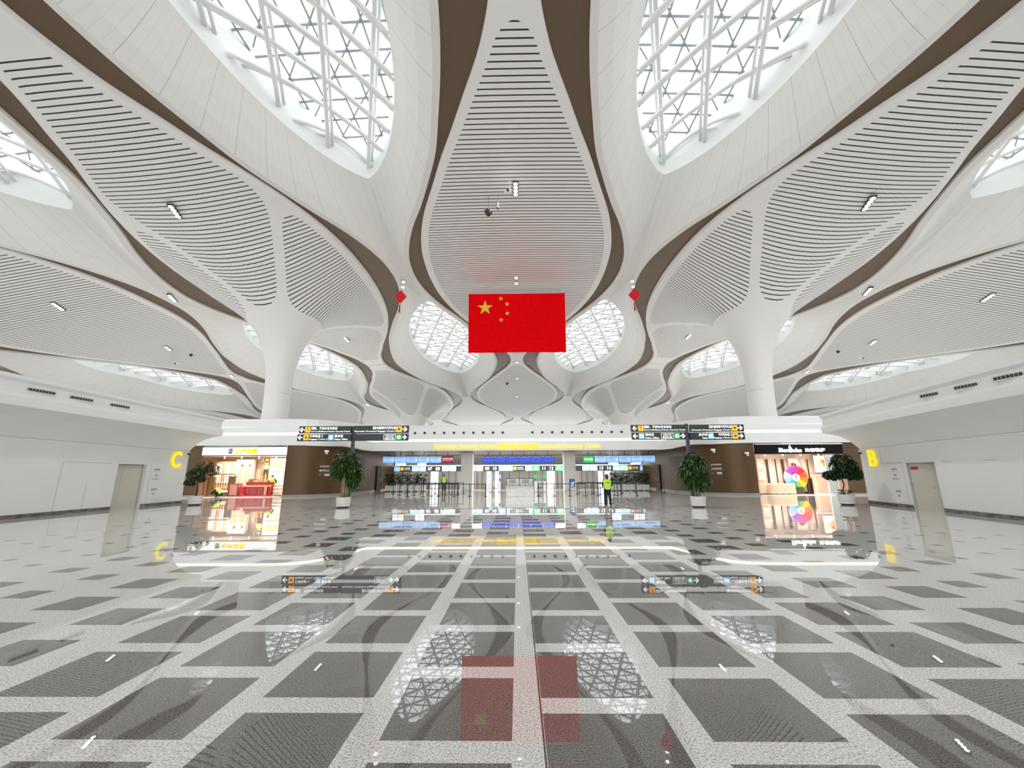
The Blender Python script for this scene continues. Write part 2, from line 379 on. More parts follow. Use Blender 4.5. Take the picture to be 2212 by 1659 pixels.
def sky_cell(k, yc, idx):
    x0 = k * AX; n = 2 * NS; LB = .36; EL = 14.2
    vs = []; at_ = []; fs = []
    cols = []
    for sgn in (1, -1):
        base = len(vs)
        for j in range(n + 1):
            t = -1 + 2 * j / n; y = t * BY; W = Wk(k, yc + y)
            tq = math.sin(t * math.pi / 2) * .55 + t * .45
            yi = tq * EL; wi = wo(tq)
            ring = [(W, y, LIP), (W, y, 0), (max(W - LB, .45), y * .985, 0)]
            a, bq = ring[2], (wi, yi, OZ)
            for s in (0.0, .33, .66, 1.0):
                z = OZ * (s**1.35); ring.append((a[0] + (bq[0] - a[0]) * s, a[1] + (bq[1] - a[1]) * s, z))
            for i, (x, yy, z) in enumerate(ring):
                vs.append(P(x0 + sgn * x, yc + yy, z)); at_.append(0.5 if i < 3 else (t + 1) * 12.0 + .5)
        m_ = 7
        for j in range(n):
            for i in range(m_ - 1):
                a = base + j * m_ + i; fs.append((a, a + 1, a + m_ + 1, a + m_) if sgn > 0 else (a, a + m_, a + m_ + 1, a + 1))
    # close the neck between the two halves
    half = (n + 1) * 7
    for j0 in (0, n):
        for i in range(1, 6):
            a = j0 * 7 + i; fs.append((a, a + 1, half + a + 1, half + a))
    # materials: 0 rim, 1 boards
    b = MB(); b.add(vs, fs, at_)
    for i in range(len(b.mi)):
        p = i % 6 if i < 2 * n * 6 else 9
        b.mi[i] = 0 if p < 2 else 1
    o = b.build('ceiling', [M['rim'], M['funnel']], attr=True); tag(o, kind='structure')
    # skylight: well, glass, mullions, lattice
    c = empty('window_%d' % idx, P(x0, yc, 2)); tag(c, kind='structure'); O = c.location
    def V(p): return Vector(p) - O
    loop = []
    for j in range(n + 1):
        t = -1 + 2 * j / n; tq = math.sin(t * math.pi / 2) * .55 + t * .45; loop.append((wo(tq), tq * EL))
    for j in range(1, n):
        t = 1 - 2 * j / n; tq = math.sin(t * math.pi / 2) * .55 + t * .45; loop.append((-wo(tq), tq * EL))
    wl = MB(); L = len(loop); TOP = 4.7
    lv = [V(P(x0 + x, yc + y, OZ)) for x, y in loop] + [V(P(x0 + x * .97, yc + y * .985, TOP)) for x, y in loop]
    wl.add(lv, [(i, (i + 1) % L, L + (i + 1) % L, L + i) for i in range(L)]); wl.build('well', M['well'], c, smooth=True)
    g = MB(); gv = []; 
    for j in range(n + 1):
        x, y = loop[j]
        for u in (-1, -.5, 0, .5, 1): gv.append(V(P(x0 + x * u * .99, yc + y * .99, TOP)))
    g.add(gv, [(j * 5 + i, j * 5 + i + 1, j * 5 + i + 6, j * 5 + i + 5) for j in range(n) for i in range(4)]); g.build('glass_pane', M['glass'], c)
    mu = MB(); step = 1.45
    zb = TOP - .2
    def inside_w(y): return wo(y / EL) * .97
    y = -EL + .9
    ys = []
    while y < EL - .5:
        ys.append(y); wv = inside_w(y)
        if wv > .3: mu.tube([V(P(x0 + wv * u / 4, yc + y, zb)) for u in range(-4, 5)], .085, 4)
        y += step
    for xx in (-3.9, -2.6, -1.3, 0, 1.3, 2.6, 3.9):
        yl = [q * EL / 60 for q in range(-60, 61) if inside_w(q * EL / 60) > abs(xx)]
        if len(yl) > 2: mu.tube([V(P(x0 + xx, yc + yl[0] + (yl[-1] - yl[0]) * i / 8, zb)) for i in range(9)], .07, 4)
    for i in range(-16, 17):   # diagonals on the glass plane
        for sg in (1 if k > 0 else -1,):
            y0 = i * step * 2 - EL
            pts = [(xx, y0 + (xx + 4.5) * step / 1.3) if sg > 0 else (xx, y0 + (4.5 - xx) * step / 1.3) for xx in [q * .3 - 4.5 for q in range(31)]]
            pts = [p for p in pts if abs(p[1]) < EL and abs(p[0]) < inside_w(p[1])]
            if len(pts) > 2: mu.tube([V(P(x0 + pts[0][0], yc + pts[0][1], zb - .05)), V(P(x0 + pts[-1][0], yc + pts[-1][1], zb - .05))], .05, 4)
    mu.build('mullions', M['mullion'], c)
    la = MB()
    mir = 1 if x0 < 0 else -1
    for slope, gap, nn in ((1.25, 2.7, 9), (-2.6, 7.0, 6)):
        for i in range(-nn, nn + 1):
            y0 = i * gap
            for dy, dzz, r in ((0, 0, .135), (.62, .5, .10)):
                pts = []
                for q in range(61):
                    xx = -4.8 + 9.6 * q / 60; yy = y0 + dy + slope * xx
                    if abs(yy) < EL and abs(xx) < wo(yy / EL): pts.append((xx * mir, yy))
                if len(pts) < 14: continue
                pts = pts[::3] + ([pts[-1]] if len(pts) % 3 != 1 else [])
                nP = len(pts); out = []
                for m2, (xx, yy) in enumerate(pts):
                    e = min(m2, nP - 1 - m2) / max(1, nP / 2)
                    out.append(V(P(x0 + xx, yc + yy, OZ + .75 + dzz * .6 + .6 * min(1, e * 1.6)**.8)))
                la.tube(out, r, 6)
    la.build('tube_lattice', M['tube'], c, smooth=True)
    return c
widx = 1
names = {(-2, 35): 'white branching column rising behind the left shops', (2, 35): 'white branching column rising behind the right shops',
         (-2, 83): 'smaller white branching column far beyond the security check, left of centre', (2, 83): 'smaller white branching column far beyond the security check, right of centre'}
for k in range(-7, 8):
    if k % 2 == 0:
        for yc in (-13, 35, 83, 131):
            kd = kind_of(k)
            if kd == 'column' and yc in (35, 83) and abs(k) == 2: column_cell(k, yc, names[(k, yc)])
            elif kd == 'column' and yc == 83:
                column_cell(k, yc, 'distant white branching column over the %s side wall ledge' % ('left' if k < 0 else 'right'))
            else: panel_cell(k, yc, yc < 120)
    else:
        for yc in (-37, 11, 59, 107):
            if yc == -37 or yc == 107 or abs(k) > 5: panel_cell(k, yc, False)
            else: sky_cell(k, yc, widx); widx += 1
# brown recess between the chains
for k in range(-7, 7):
    b = MB(); vs = []; y = -61.0; rows = 0
    while y <= 155:
        xa = k * AX + Wk(k, y) - .25; xb = (k + 1) * AX - Wk(k + 1, y) + .25
        for u in (0, .5, 1): vs.append(P(xa + (xb - xa) * u, y, LIP - .03))
        y += .75; rows += 1
    b.add(vs, [(3 * j + i, 3 * j + i + 1, 3 * j + i + 4, 3 * j + i + 3) for j in range(rows - 1) for i in (0, 1)])
    tag(b.build('trim_%d' % (k + 8), M['brown'], smooth=True), kind='structure')

# ---------------------------------------------------------------- side walls with the overhanging ledge
M['base'] = noisy('dark_marble', (.085, .07, .06), (.20, .17, .15), 3, .15, stretch=(1, 1, 3))
M['joint'] = mat('panel_joint', (.42, .43, .42), .6)
M['doorleaf'] = mat('cream_door', (.60, .585, .50), .4)
M['paleprint'] = mat('pale_print', (.33, .34, .34), .6)
PROF = [(0, 3.15), (.12, 3.3), (.45, 3.62), (.9, 3.87), (1.35, 4.0), (1.93, 4.1), (1.95, 4.42), (1.8, 4.56), (1.8, 4.95), (1.93, 5.05), (1.93, 5.18), (1.5, 5.2), (-.6, 5.2)]
def side_wall(side, fx, y_end, zs, dy0, dy1, dtop, base_h, seam_pts):
    sg = 1 if side == 'left' else -1       # + means the hall is towards +x
    ys = [-10 + (y_end + 10) * i / 40 for i in range(41)] + [dy0, dy1]; ys = sorted(ys)
    b = MB()
    def strip(prof, ylist, flip=False):
        vs = []; fs = []; n = len(prof)
        for y in ylist: vs += [(fx(y) + sg * o, y, z) for o, z in prof]
        for j in range(len(ylist) - 1):
            for i in range(n - 1): fs.append((j * n + i, j * n + i + 1, (j + 1) * n + i + 1, (j + 1) * n + i))
        b.add(vs, fs)
    up = [(o, z * zs) for o, z in PROF]; zt = 3.15 * zs
    strip(up, ys)
    strip([(0, 0), (0, zt)], [y for y in ys if y <= dy0]); strip([(0, 0), (0, zt)], [y for y in ys if y >= dy1])
    strip([(0, dtop), (0, zt)], [dy0, dy1])
    R = .32
    for y in (dy0, dy1): b.add([(fx(y), y, 0), (fx(y), y, dtop), (fx(y) - sg * R, y, dtop), (fx(y) - sg * R, y, 0)], [(0, 1, 2, 3)])
    b.add([(fx(dy0), dy0, dtop), (fx(dy1), dy1, dtop), (fx(dy1) - sg * R, dy1, dtop), (fx(dy0) - sg * R, dy0, dtop)], [(0, 1, 2, 3)])
    # end face towards the shops and back skin
    x = fx(y_end); T = .6
    cap = [(x - sg * T, 0), (x, 0)] + [(x + sg * o, z) for o, z in up]
    b.add([(px, y_end, z) for px, z in cap], [list(range(len(cap)))])
    b.add([(x - sg * T, y_end, 0), (x - sg * T, y_end, 5.2 * zs), (fx(-10) - sg * T, -10, 5.2 * zs), (fx(-10) - sg * T, -10, 0)], [(0, 1, 2, 3)])
    # thin dark joint line along the panel top
    o = b.build('wall_' + side, M['wall']); tag(o, kind='structure')
    j = MB()
    def seam(y0, y1, z):
        j.box(((fx(y0) + fx(y1)) / 2 + sg * .003, (y0 + y1) / 2, z), (.006, math.hypot(y1 - y0, fx(y1) - fx(y0)), .018), rz=-math.atan2(fx(y1) - fx(y0), y1 - y0))
    for a, c in zip(ys, ys[1:]): seam(a, c, zt)
    for (a, c, z) in seam_pts['h']: seam(a, c, z)
    for (a, z0, z1) in seam_pts['v']: j.box((fx(a) + sg * .003, a, (z0 + z1) / 2), (.006, .012, z1 - z0))
    j.build('panel_joints', M['joint'], o)
    bb = MB()
    for a, c in zip(ys, ys[1:]):
        if a >= dy0 - .01 and c <= dy1 + .01: continue
        bb.box(((fx(a) + fx(c)) / 2 + sg * .015, (a + c) / 2, base_h / 2), (.03, math.hypot(c - a, fx(c) - fx(a)), base_h), rz=-math.atan2(fx(c) - fx(a), c - a))
    tag(bb.build('baseboard_' + side, M['base']), kind='structure')
    return o
fxl = lambda y: -20.6 + (25.77 - y) * .0744
def fxr(y): return spl([(-12, 16.0), (0, 16.1), (8, 16.3), (14.9, 17.25), (23.7, 19.33), (27, 20.1)], y)
side_wall('left', fxl, 25.77, 1.0, 20.9, 22.7, 2.24, .15, {'h': [(18.1, 20.5, 2.25)], 'v': [(18.1, .15, 2.25), (19.4, .15, 1.3), (23.0, .15, 2.3)]})
side_wall('right', fxr, 23.7, .94, 18.25, 20.1, 2.07, .15, {'h': [(15.3, 17.8, 2.07), (20.35, 22.0, 2.1)], 'v': [(20.35, .15, 2.1), (21.9, 2.1, 2.8)]})
def door(n, x, y0, y1, h, sg, hy):
    c = empty('door_%d' % n, (x, (y0 + y1) / 2, 0)); tag(c, kind='structure')
    L = y1 - y0; b = MB(); b.box((0, 0, h / 2), (.05, L, h)); b.build('door_leaf', M['doorleaf'], c)
    b = MB()
    for s in (-1, 1): b.box((sg * .03, s * (L / 2 - .03), h / 2), (.04, .05, h))
    b.box((sg * .03, 0, h - .03), (.04, L, .05)); b.box((sg * .028, .28 * (1 if hy > 0 else -1), h / 2), (.004, .012, h - .1)); b.build('door_frame', M['joint'], c)
    b = MB(); b.box((sg * .07, hy, 1.03), (.02, .14, .025)); b.box((sg * .045, hy + .05, 1.03), (.05, .025, .025)); b.box((sg * .03, hy + .05, .93), (.012, .04, .07)); b.build('door_handle', M['steel'], c)
    b = MB()
    for z in (.3, 1.1, 1.85): b.box((sg * .05, -hy / abs(hy) * (L / 2 - .05), z), (.03, .03, .1))
    b.build('hinge', M['steel'], c)
    return c
door(1, fxl(21.8) - .30, 20.9, 22.7, 2.24, 1, -.62)
d2 = door(2, fxr(19.2) + .34, 18.25, 20.1, 2.07, -1, -.15)
b = MB(); b.box((-.04, .62, 1.83), (.012, .34, .14)); b.build('red_notice', mat('red_notice', (.5, .03, .04), .5), d2)
def ledge_vent(sg, x, y, z, label):
    c = empty('air_vent', (x, y, z)); tag(c, label, 'vent', 'vents in the %s ledge' % ('left' if sg > 0 else 'right'))
    b = MB(); b.box((0, 0, 0), (.04, 1.05, .17)); b.build('vent_frame', M['rim'], c)
    b = MB(); b.box((sg * .022, 0, 0), (.01, .92, .10)); b.build('vent_duct', mat('vent_dark', (.05, .045, .04), .6), c)
    b = MB()
    for i in range(9): b.box((sg * .032, -.44 + i * .11, 0), (.012, .018, .10))
    b.build('louvre', M['steel'], c)
for px, nm in ((86, 'nearest of the three air vents in the left ledge'), (176, 'middle of the three air vents in the left ledge'), (262, 'farthest of the three air vents in the left ledge, towards the shops')):
    d = at(px, 858, 1.0); k = d.x   # direction; meet the ledge face
    y = next(q / 50 for q in range(300, 1400) if fxl(q / 50) + 1.81 >= k * q / 50); ledge_vent(1, fxl(y) + 1.82, y, 4.76, nm)
for px, nm in ((2198, 'nearest of the three air vents in the right ledge'), (2100, 'middle of the three air vents in the right ledge'), (2016, 'farthest of the three air vents in the right ledge, towards the shops')):
    d = at(px, 858, 1.0); k = d.x
    y = next(q / 50 for q in range(300, 1400) if fxr(q / 50) - 1.81 <= k * q / 50); ledge_vent(-1, fxr(y) - 1.82, y, 4.47, nm)
tl = text('C', .98, M['lit_yellow'], (fxl(24.7) + .06, 24.7, 2.58), rz=math.radians(94), align='CENTER', width=.75, depth=.05, name='wall_letter', weight=.016)
tag(tl, 'big glowing yellow letter C on the left white wall', 'letter')
tl = text('B', .88, M['lit_yellow'], (fxr(22.5) - .06, 22.5, 2.40), rz=math.radians(-103), align='CENTER', width=.66, depth=.05, name='wall_letter', weight=.006)
tag(tl, 'big glowing yellow letter B on the right white wall', 'letter')
def small_print(name, rows, fx, sg, y, label):
    b = MB()
    for z, L, h in rows: 
        n = max(1, int(L / .09)) if h > .05 else 1
        for i in range(n): b.box((0, -L / 2 + (i + .5) * L / n, z), (.006, L / n * (.72 if n > 1 else 1), h))
    o = b.build(name, M['paleprint']); o.location = (fx(y) + sg * .006, y, 0); o.rotation_euler = (0, 0, math.radians(4 if sg > 0 else -13)); tag(o, label, 'wall marking')
small_print('wall_marking', [(1.98, .42, .09), (1.86, .46, .012), (1.66, .2, .09), (1.50, .5, .012), (1.44, .5, .03), (.90, .42, .09), (.80, .46, .012), (.66, .18, .09)], fxl, 1, 23.45, 'small grey printed notes on the white wall right of the left door')
small_print('wall_marking', [(1.80, .42, .09), (1.70, .46, .012), (1.52, .2, .09), (1.38, .5, .012), (1.32, .5, .03), (.74, .42, .09), (.64, .46, .012), (.52, .18, .09)], fxr, -1, 21.0, 'small grey printed notes on the white wall left of the right door')
for sg, fx, y, z, n in ((1, fxl, 25.6, 3.05, 'left'), (-1, fxr, 23.5, 2.8, 'right')):
    c = empty('security_camera', (fx(y) + sg * .08, y, z)); tag(c, 'little dark camera at the far end of the %s white wall' % n, 'camera')
    b = MB(); b.box((0, 0, 0), (.16, .1, .05)); b.build('bracket', M['white'], c); b = MB(); b.lathe((sg * .03, 0, -.1), [(.02, -.06), (.06, -.04), (.07, .03), (.04, .06)], 12); b.build('camera_dome', M['dark'], c, smooth=True)

# ---------------------------------------------------------------- shop front and security fascia
M['greystone'] = mat('grey_stone', (.30, .29, .27), .25)
HALF = [(-34, 32.5), (-24, 32.5), (-19.5, 32.5), (-18.2, 32.55), (-17.1, 32.8), (-16.2, 33.35), (-15.5, 34.3), (-15.0, 35.5), (-14.4, 37.5), (-13.85, 39.5)]
PATH = HALF + [(-x, y) for x, y in HALF[::-1]]
def path_norms(p, closed=False):
    out = []
    for i in range(len(p)):
        a = p[max(i - 1, 0)]; c = p[min(i + 1, len(p) - 1)]; t = Vector((c[0] - a[0], c[1] - a[1])).normalized(); out.append((t.y, -t.x))
    return out
def sweep(b, path, prof, zf=None):
    nm = path_norms(path); vs = []; fs = []; n = len(prof)
    for (x, y), (nx, ny) in zip(path, nm):
        for o, z in prof:
            zz = zf(x, y, z) if zf else z
            vs.append((x + nx * o, y + ny * o, zz))
    for j in range(len(path) - 1):
        for i in range(n - 1): fs.append((j * n + i, (j + 1) * n + i, (j + 1) * n + i + 1, j * n + i + 1))
    b.add(vs, fs); return b
ztop = lambda x, y, z: z + (y - 32.5) * .035 if z > 5.5 else z
zlow = lambda x, y, z: z - (y - 32.5) * .012 if z < 4.5 else z
b = MB(); sweep(b, PATH, [(-.6, 3.98), (0, 3.98), (0, 4.74), (-.05, 4.77), (-.4, 4.77)], zlow)
sweep(b, PATH, [(-.4, 5.0), (-.12, 5.0), (-.12, 5.42), (-.2, 5.5), (-.35, 6.0), (-.45, 6.13), (-.7, 6.16), (-2.5, 6.16)], ztop)
tag(b.build('trim_20', M['wall']), kind='structure')
b = MB(); sweep(b, PATH, [(-.38, 4.76), (-.38, 5.01)]); c = b.build('trim_21', M['cove']); tag(c, kind='structure')
# bronze wall below, with the shop openings left out
WL = [(-34, 32.65), (-24.95, 32.65)]; WL2 = [(-18.3, 32.7), (-17.1, 32.95), (-16.3, 33.45), (-15.65, 34.35), (-15.15, 35.5), (-14.9, 37.5), (-14.7, 40), (-14.9, 44), (-15.4, 52)]
for nme, q, sgn in (('wall_shop_left', WL, 1), ('wall_lane_left', WL2, 1), ('wall_shop_right', WL, -1), ('wall_lane_right', WL2, -1)):
    if sgn < 0: q = [(-x + (.35 if x == -24.95 else .2 if x == -18.3 else 0), y) for x, y in q][::-1]
    b = MB(); sweep(b, q, [(0, .16), (0, 3.99)]); tag(b.build(nme, M['brownwall'], smooth=True), kind='structure')
    b = MB(); sweep(b, q, [(.02, 0), (.02, .16), (0, .16)]); tag(b.build('baseboard_' + nme[5:], M['greystone']), kind='structure')
# soffit over the lanes, brown
b = MB(); b.add([(-15.6, 39.5, 3.9), (15.6, 39.5, 3.9), (15.6, 53, 3.9), (-15.6, 53, 3.9)], [(0, 1, 2, 3)]); 
b.add([(-16.5, 33.5, 3.95), (-14.2, 33.5, 3.95), (-14.2, 40, 3.9), (-16.5, 40, 3.9)], [(0, 1, 2, 3)]); b.add([(16.5, 33.5, 3.95), (14.2, 33.5, 3.95), (14.2, 40, 3.9), (16.5, 40, 3.9)], [(0, 1, 2, 3)])
tag(b.build('ceiling', mat('soffit_brown', (.20, .14, .10), .4)), kind='structure')
b = MB()  # unseen white slabs behind the parapet, added to bounce light onto the far ceiling
for xa, xb, ya, yb in ((-34, 34, 41, 62), (-34, -18, 33.6, 35.5), (18, 34, 33.6, 35.5), (-20.8, -16.3, 35.5, 41), (16.3, 20.8, 35.5, 41), (-34, -23.3, 35.5, 41), (23.3, 34, 35.5, 41)): b.box(((xa + xb) / 2, (ya + yb) / 2, 5.8), (xb - xa, yb - ya, .1))
tag(b.build('trim_32', M['white']), kind='structure')
# nozzles
ORD = ['first', 'second', 'third', 'fourth', 'fifth', 'sixth', 'seventh', 'eighth', 'ninth', 'tenth']
for i in range(20):
    px = 897 + i * 21 if i < 10 else 1150 + (i - 10) * 21.35
    x = at(px, 936, 39.75).x
    c = empty('air_nozzle', (x, 39.72, 5.60)); tag(c, '%s round air nozzle from the left in the %s row above the gold lettering' % (ORD[i % 10], 'left' if i < 10 else 'right'), 'air nozzle', 'fascia air nozzles %s' % ('left' if i < 10 else 'right'))
    if i == 0:
        b = MB(); b.lathe((0, 0, 0), [(.11, -.10), (.15, -.13), (.19, -.10), (.20, 0)], 20, 'Y'); r_me = b.build('nozzle_ring', M['white'], c, smooth=True)
        b = MB(); b.lathe((0, 0, 0), [(.115, -.115), (.115, -.02)], 16, 'Y'); h_me = b.build('nozzle_hole', M['black'], c)
    else:
        for s in (r_me, h_me): q = s.copy(); COL.objects.link(q); q.parent = c
# lettering on the fascia
c = empty('fascia_lettering', (0, 39.46, 4.3)); tag(c, 'gold lettering Domestic Security Check with Chinese characters between, on the white fascia', 'lettering')
def fasc(t, px0, px1, h, zc, w):
    x0, x1 = at(px0, 965, 39.4).x, at(px1, 965, 39.4).x
    o = text(t, h, M['gold'], (x0, -.04, zc - 4.3), width=x1 - x0, depth=.05, name='letters', weight=w); o.parent = c
fasc('Domestic Security Check', 938, 1070, .56, 4.22, .0); fasc('国内安全检查', 1074, 1159, .62, 4.28, .016); fasc('Domestic Security Check', 1163, 1298, .56, 4.22, .0)

# pillars of the lanes
for s, nm in ((-1, 'left'), (1, 'right')):
    x0, x1 = (at(996, 1000, 43).x, at(1021, 1000, 43).x) if s < 0 else (at(1218, 1000, 43).x, at(1243, 1000, 43).x)
    b = MB(); b.box(((x0 + x1) / 2, 43.5, 1.95), (x1 - x0, 1.0, 3.9)); o = b.build('square_pillar', M['white'], bevel=.03)
    tag(o, 'plain white square pillar between the lanes, %s of the booth' % nm, 'pillar')
# back wall of the lanes with bright openings to daylight
YB = 52; M['backwall'] = mat('lane_back_wall', (.70, .68, .62), .5)
ops = [(930, 948), (1051, 1062), (1069, 1078), (1181, 1199), (1291, 1303), (1306, 1320)]
b = MB(); edge = -15.5
for a, c2 in ops + [(None, None)]:
    x1 = at(a, 1030, YB).x if a else 15.5
    b.box(((edge + x1) / 2, YB, 1.1), (x1 - edge, .2, 2.2))
    edge = at(c2, 1030, YB).x if a else 0
wins = [(852, 877), (900, 921), (1315, 1338), (1363, 1388)]; edge = -15.5
b.box((0, YB, 2.45), (31, .2, .5)); b.box((0, YB, 3.85), (31, .2, .1))
for a, c2 in wins + [(None, None)]:
    x1 = at(a, 1030, YB).x if a else 15.5
    b.box(((edge + x1) / 2, YB, 3.25), (max(.01, x1 - edge), .2, 1.1)); edge = at(c2, 1030, YB).x if a else 0
tag(b.build('wall_back', M['backwall']), kind='structure')
for i, (a, c2) in enumerate(wins + ops):
    x0, x1 = at(a, 1030, YB).x, at(c2, 1030, YB).x; z0, z1 = (2.7, 3.8) if i < 4 else (0, 2.2)
    c = empty('window_%d' % (40 + i), ((x0 + x1) / 2, YB, z0)); tag(c, kind='structure'); w_, h_ = x1 - x0, z1 - z0
    b = MB(); b.box((0, 0, h_ / 2), (w_, .02, h_)); b.build('glass_pane', M['glass'], c)
    b = MB()
    for x in (-w_ / 2 + .03, w_ / 2 - .03, 0): b.box((x, -.04, h_ / 2), (.05, .06, h_))
    for z in (.03, h_ - .03, h_ * .55): b.box((0, -.04, z), (w_, .06, .05))
    b.build('window_frame', M['steel'], c)
# grey partition posts and pale screens in front of the back wall
b = MB()
for px in (838, 852, 870, 885, 901, 915, 926, 956, 970, 985, 1030, 1041, 1085, 1100, 1122, 1143, 1157, 1172, 1205, 1214, 1256, 1268, 1281, 1330, 1345, 1360, 1380):
    b.box((at(px, 1030, 51.6).x, 51.6, 1.05), (.09, .08, 2.1))
tag(b.build('trim_22', mat('partition_post', (.28, .28, .27), .4)), kind='structure')
# black header over the lanes
for i, (a, c2) in enumerate(((921, 996), (1021, 1218), (1243, 1313))):
    x0, x1 = at(a, 1000, 48.4).x, at(c2, 1000, 48.4).x
    u0, u1 = at((852, 1021, 1243)[i], 1000, 48.4).x, at((996, 1218, 1388)[i], 1000, 48.4).x
    b = MB(); b.box(((x0 + x1) / 2, 48.5, 3.2), (x1 - x0, .3, .92)); tag(b.build('trim_%d' % (23 + i), M['dark']), kind='structure')
    b = MB(); b.box(((u0 + u1) / 2, 48.2, 2.68), (u1 - u0, .5, .1)); tag(b.build('trim_%d' % (26 + i), M['white']), kind='structure')

# ---------------------------------------------------------------- screens
def screen_mat(name, c1, c2, es, scale):
    m = noisy(name, c1, c2, scale, .3, stretch=(.6, 1, 2.2), lo=.4, hi=.6); nt = m.node_tree; p = nt.nodes['Principled BSDF']
    src = p.inputs['Base Color'].links[0].from_socket; nt.links.new(src, p.inputs['Emission Color']); p.inputs['Emission Strength'].default_value = es * EM
    return m
M['scr_pale'] = screen_mat('screen_pale_blue', (.22, .45, .85), (.50, .72, .92), .75, 1.3)
M['scr_deep'] = screen_mat('screen_deep_blue', (.012, .05, .48), (.02, .08, .62), .8, 1.3)
M['scr_red'] = mat('screen_maroon', (.25, .0, .04), .4, emit=(.28, .005, .05), es=.7)
M['scr_green'] = mat('screen_green', (.02, .4, .08), .4, emit=(.03, .42, .09), es=.8)
M['scr_ink'] = mat('screen_ink', (.10, .25, .55), .4, emit=(.10, .25, .55), es=.6)
def display(px0, px1, z0, z1, Y, m, label, group, extra=None, poles=True):
    x0, x1 = at(px0, 1000, Y).x, at(px1, 1000, Y).x; w_, h_ = x1 - x0, z1 - z0
    c = empty('display_screen', ((x0 + x1) / 2, Y, z0)); tag(c, label, 'screen', group)
    b = MB(); b.box((0, .04, h_ / 2), (w_ - .01, .08, h_))
    if poles: b.box((0, .06, h_ + (3.9 - z1) / 2), (.05, .04, 3.9 - z1))
    b.build('bezel', M['dark'], c)
    b = MB(); b.box((0, -.012, h_ / 2), (w_ - .05, .02, h_ - .05)); b.build('screen', m, c)
    if extra: extra(c, w_, h_)
    return c
def rows_extra(kind):
    def f(c, w_, h_):
        b = MB()
        if kind == 'dots':
            for r, z in ((0, .3), (1, .18)):
                for i in range(9): b.box((-w_ * .42 + i * w_ * .105, -.025, h_ * z), (w_ * (.03 + .03 * ((i * 7 + r) % 3)), .004, .03))
        elif kind == 'lines':
            for i in range(5): b.box((-.05 * w_, -.025, h_ * (.2 + .12 * i)), (w_ * (.5 + .08 * (i % 3)), .004, .018))
        else:
            b.box((-w_ * .1, -.025, h_ * .2), (w_ * .3, .004, .03)); b.box((w_ * .28, -.025, h_ * .35), (w_ * .16, .004, .07))
        b.box((0, -.025, h_ * .86), (w_ * .5, .004, .03)); b.build('screen_text', M['scr_ink'], c)
    return f
ordw = ['first', 'second', 'third', 'fourth', 'fifth', 'sixth']
ex = ['dots', 'plane', 'lines', 'lines', 'dots']
for i in range(5):
    a = 826.5 + i * 25.4; display(a, a + 25.4, 2.80, 3.48, 42, M['scr_pale'], '%s pale blue hanging screen from the left, left of the white pillars' % ordw[i], 'left hanging screens', rows_extra(ex[i]))
def red_extra(c, w_, h_):
    for z, t, hh in ((.62, '人脸识别比对通道', .17), (.36, 'Face Recognition Channel', .09)):
        o = text(t, hh * h_ * 1.2, M['lit_white'], (0, -.024, h_ * z), align='CENTER', width=w_ * .9, parent=c)
display(954, 979.5, 2.80, 3.50, 42, M['scr_red'], 'maroon hanging screen with white characters beside the pale blue ones', None, red_extra)
def corner_extra(c, w_, h_):
    b = MB(); b.box((-w_ * .40, -.025, h_ * .9), (w_ * .08, .004, .025)); b.box((w_ * .40, -.025, h_ * .9), (w_ * .08, .004, .025)); b.box((0, -.025, h_ * .86), (w_ * .5, .004, .012)); b.build('screen_text', M['lit_white'], c)
for i in range(6):
    a = 1041.5 + i * 25.9; display(a, a + 25.9, 2.78, 3.46, 42, M['scr_deep'], '%s of six deep blue hanging screens from the left, behind the booth' % ordw[i], 'middle hanging screens', corner_extra)
def green_extra(c, w_, h_):
    text('综合通道', h_ * .28, M['lit_white'], (0, -.024, h_ * .55), align='CENTER', width=w_ * .72, parent=c); text('Comprehensive Channel', h_ * .09, M['lit_white'], (0, -.024, h_ * .32), align='CENTER', width=w_ * .7, parent=c)
display(1259, 1284, 2.74, 3.48, 42, M['scr_green'], 'green hanging screen with white characters, right of the white pillars', None, green_extra)
for i in range(5):
    a = 1284.5 + i * 26.3; display(a, a + 26.3, 2.76, 3.46, 42, M['scr_pale'], '%s pale blue hanging screen right of the green one' % ordw[i], 'right hanging screens', rows_extra(ex[(i + 1) % 5]))
def num_extra(t):
    def f(c, w_, h_):
        a, b_ = t.split(); text(a, h_ * .62, M['lit_white'], (-w_ * .24, -.024, h_ / 2), align='CENTER', parent=c, weight=.02); text(b_, h_ * .62, M['lit_white'], (w_ * .26, -.024, h_ / 2), align='CENTER', parent=c, weight=.02)
    return f
def icon_extra(c, w_, h_):
    b = MB(); b.box((-w_ * .33, -.02, h_ / 2), (h_ * .6, .012, h_ * .6)); b.build('icon', M['lit_orange'], c)
    text('安全检查', h_ * .26, M['lit_white'], (-w_ * .12, -.024, h_ * .62), parent=c); text('Security Check', h_ * .16, M['lit_white'], (-w_ * .12, -.024, h_ * .3), width=w_ * .55, parent=c)
def grn_txt(c, w_, h_):
    text('综合', h_ * .3, M['lit_white'], (0, -.024, h_ * .66), align='CENTER', parent=c); text('快速通道', h_ * .25, M['lit_white'], (0, -.024, h_ * .32), align='CENTER', width=w_ * .8, parent=c)
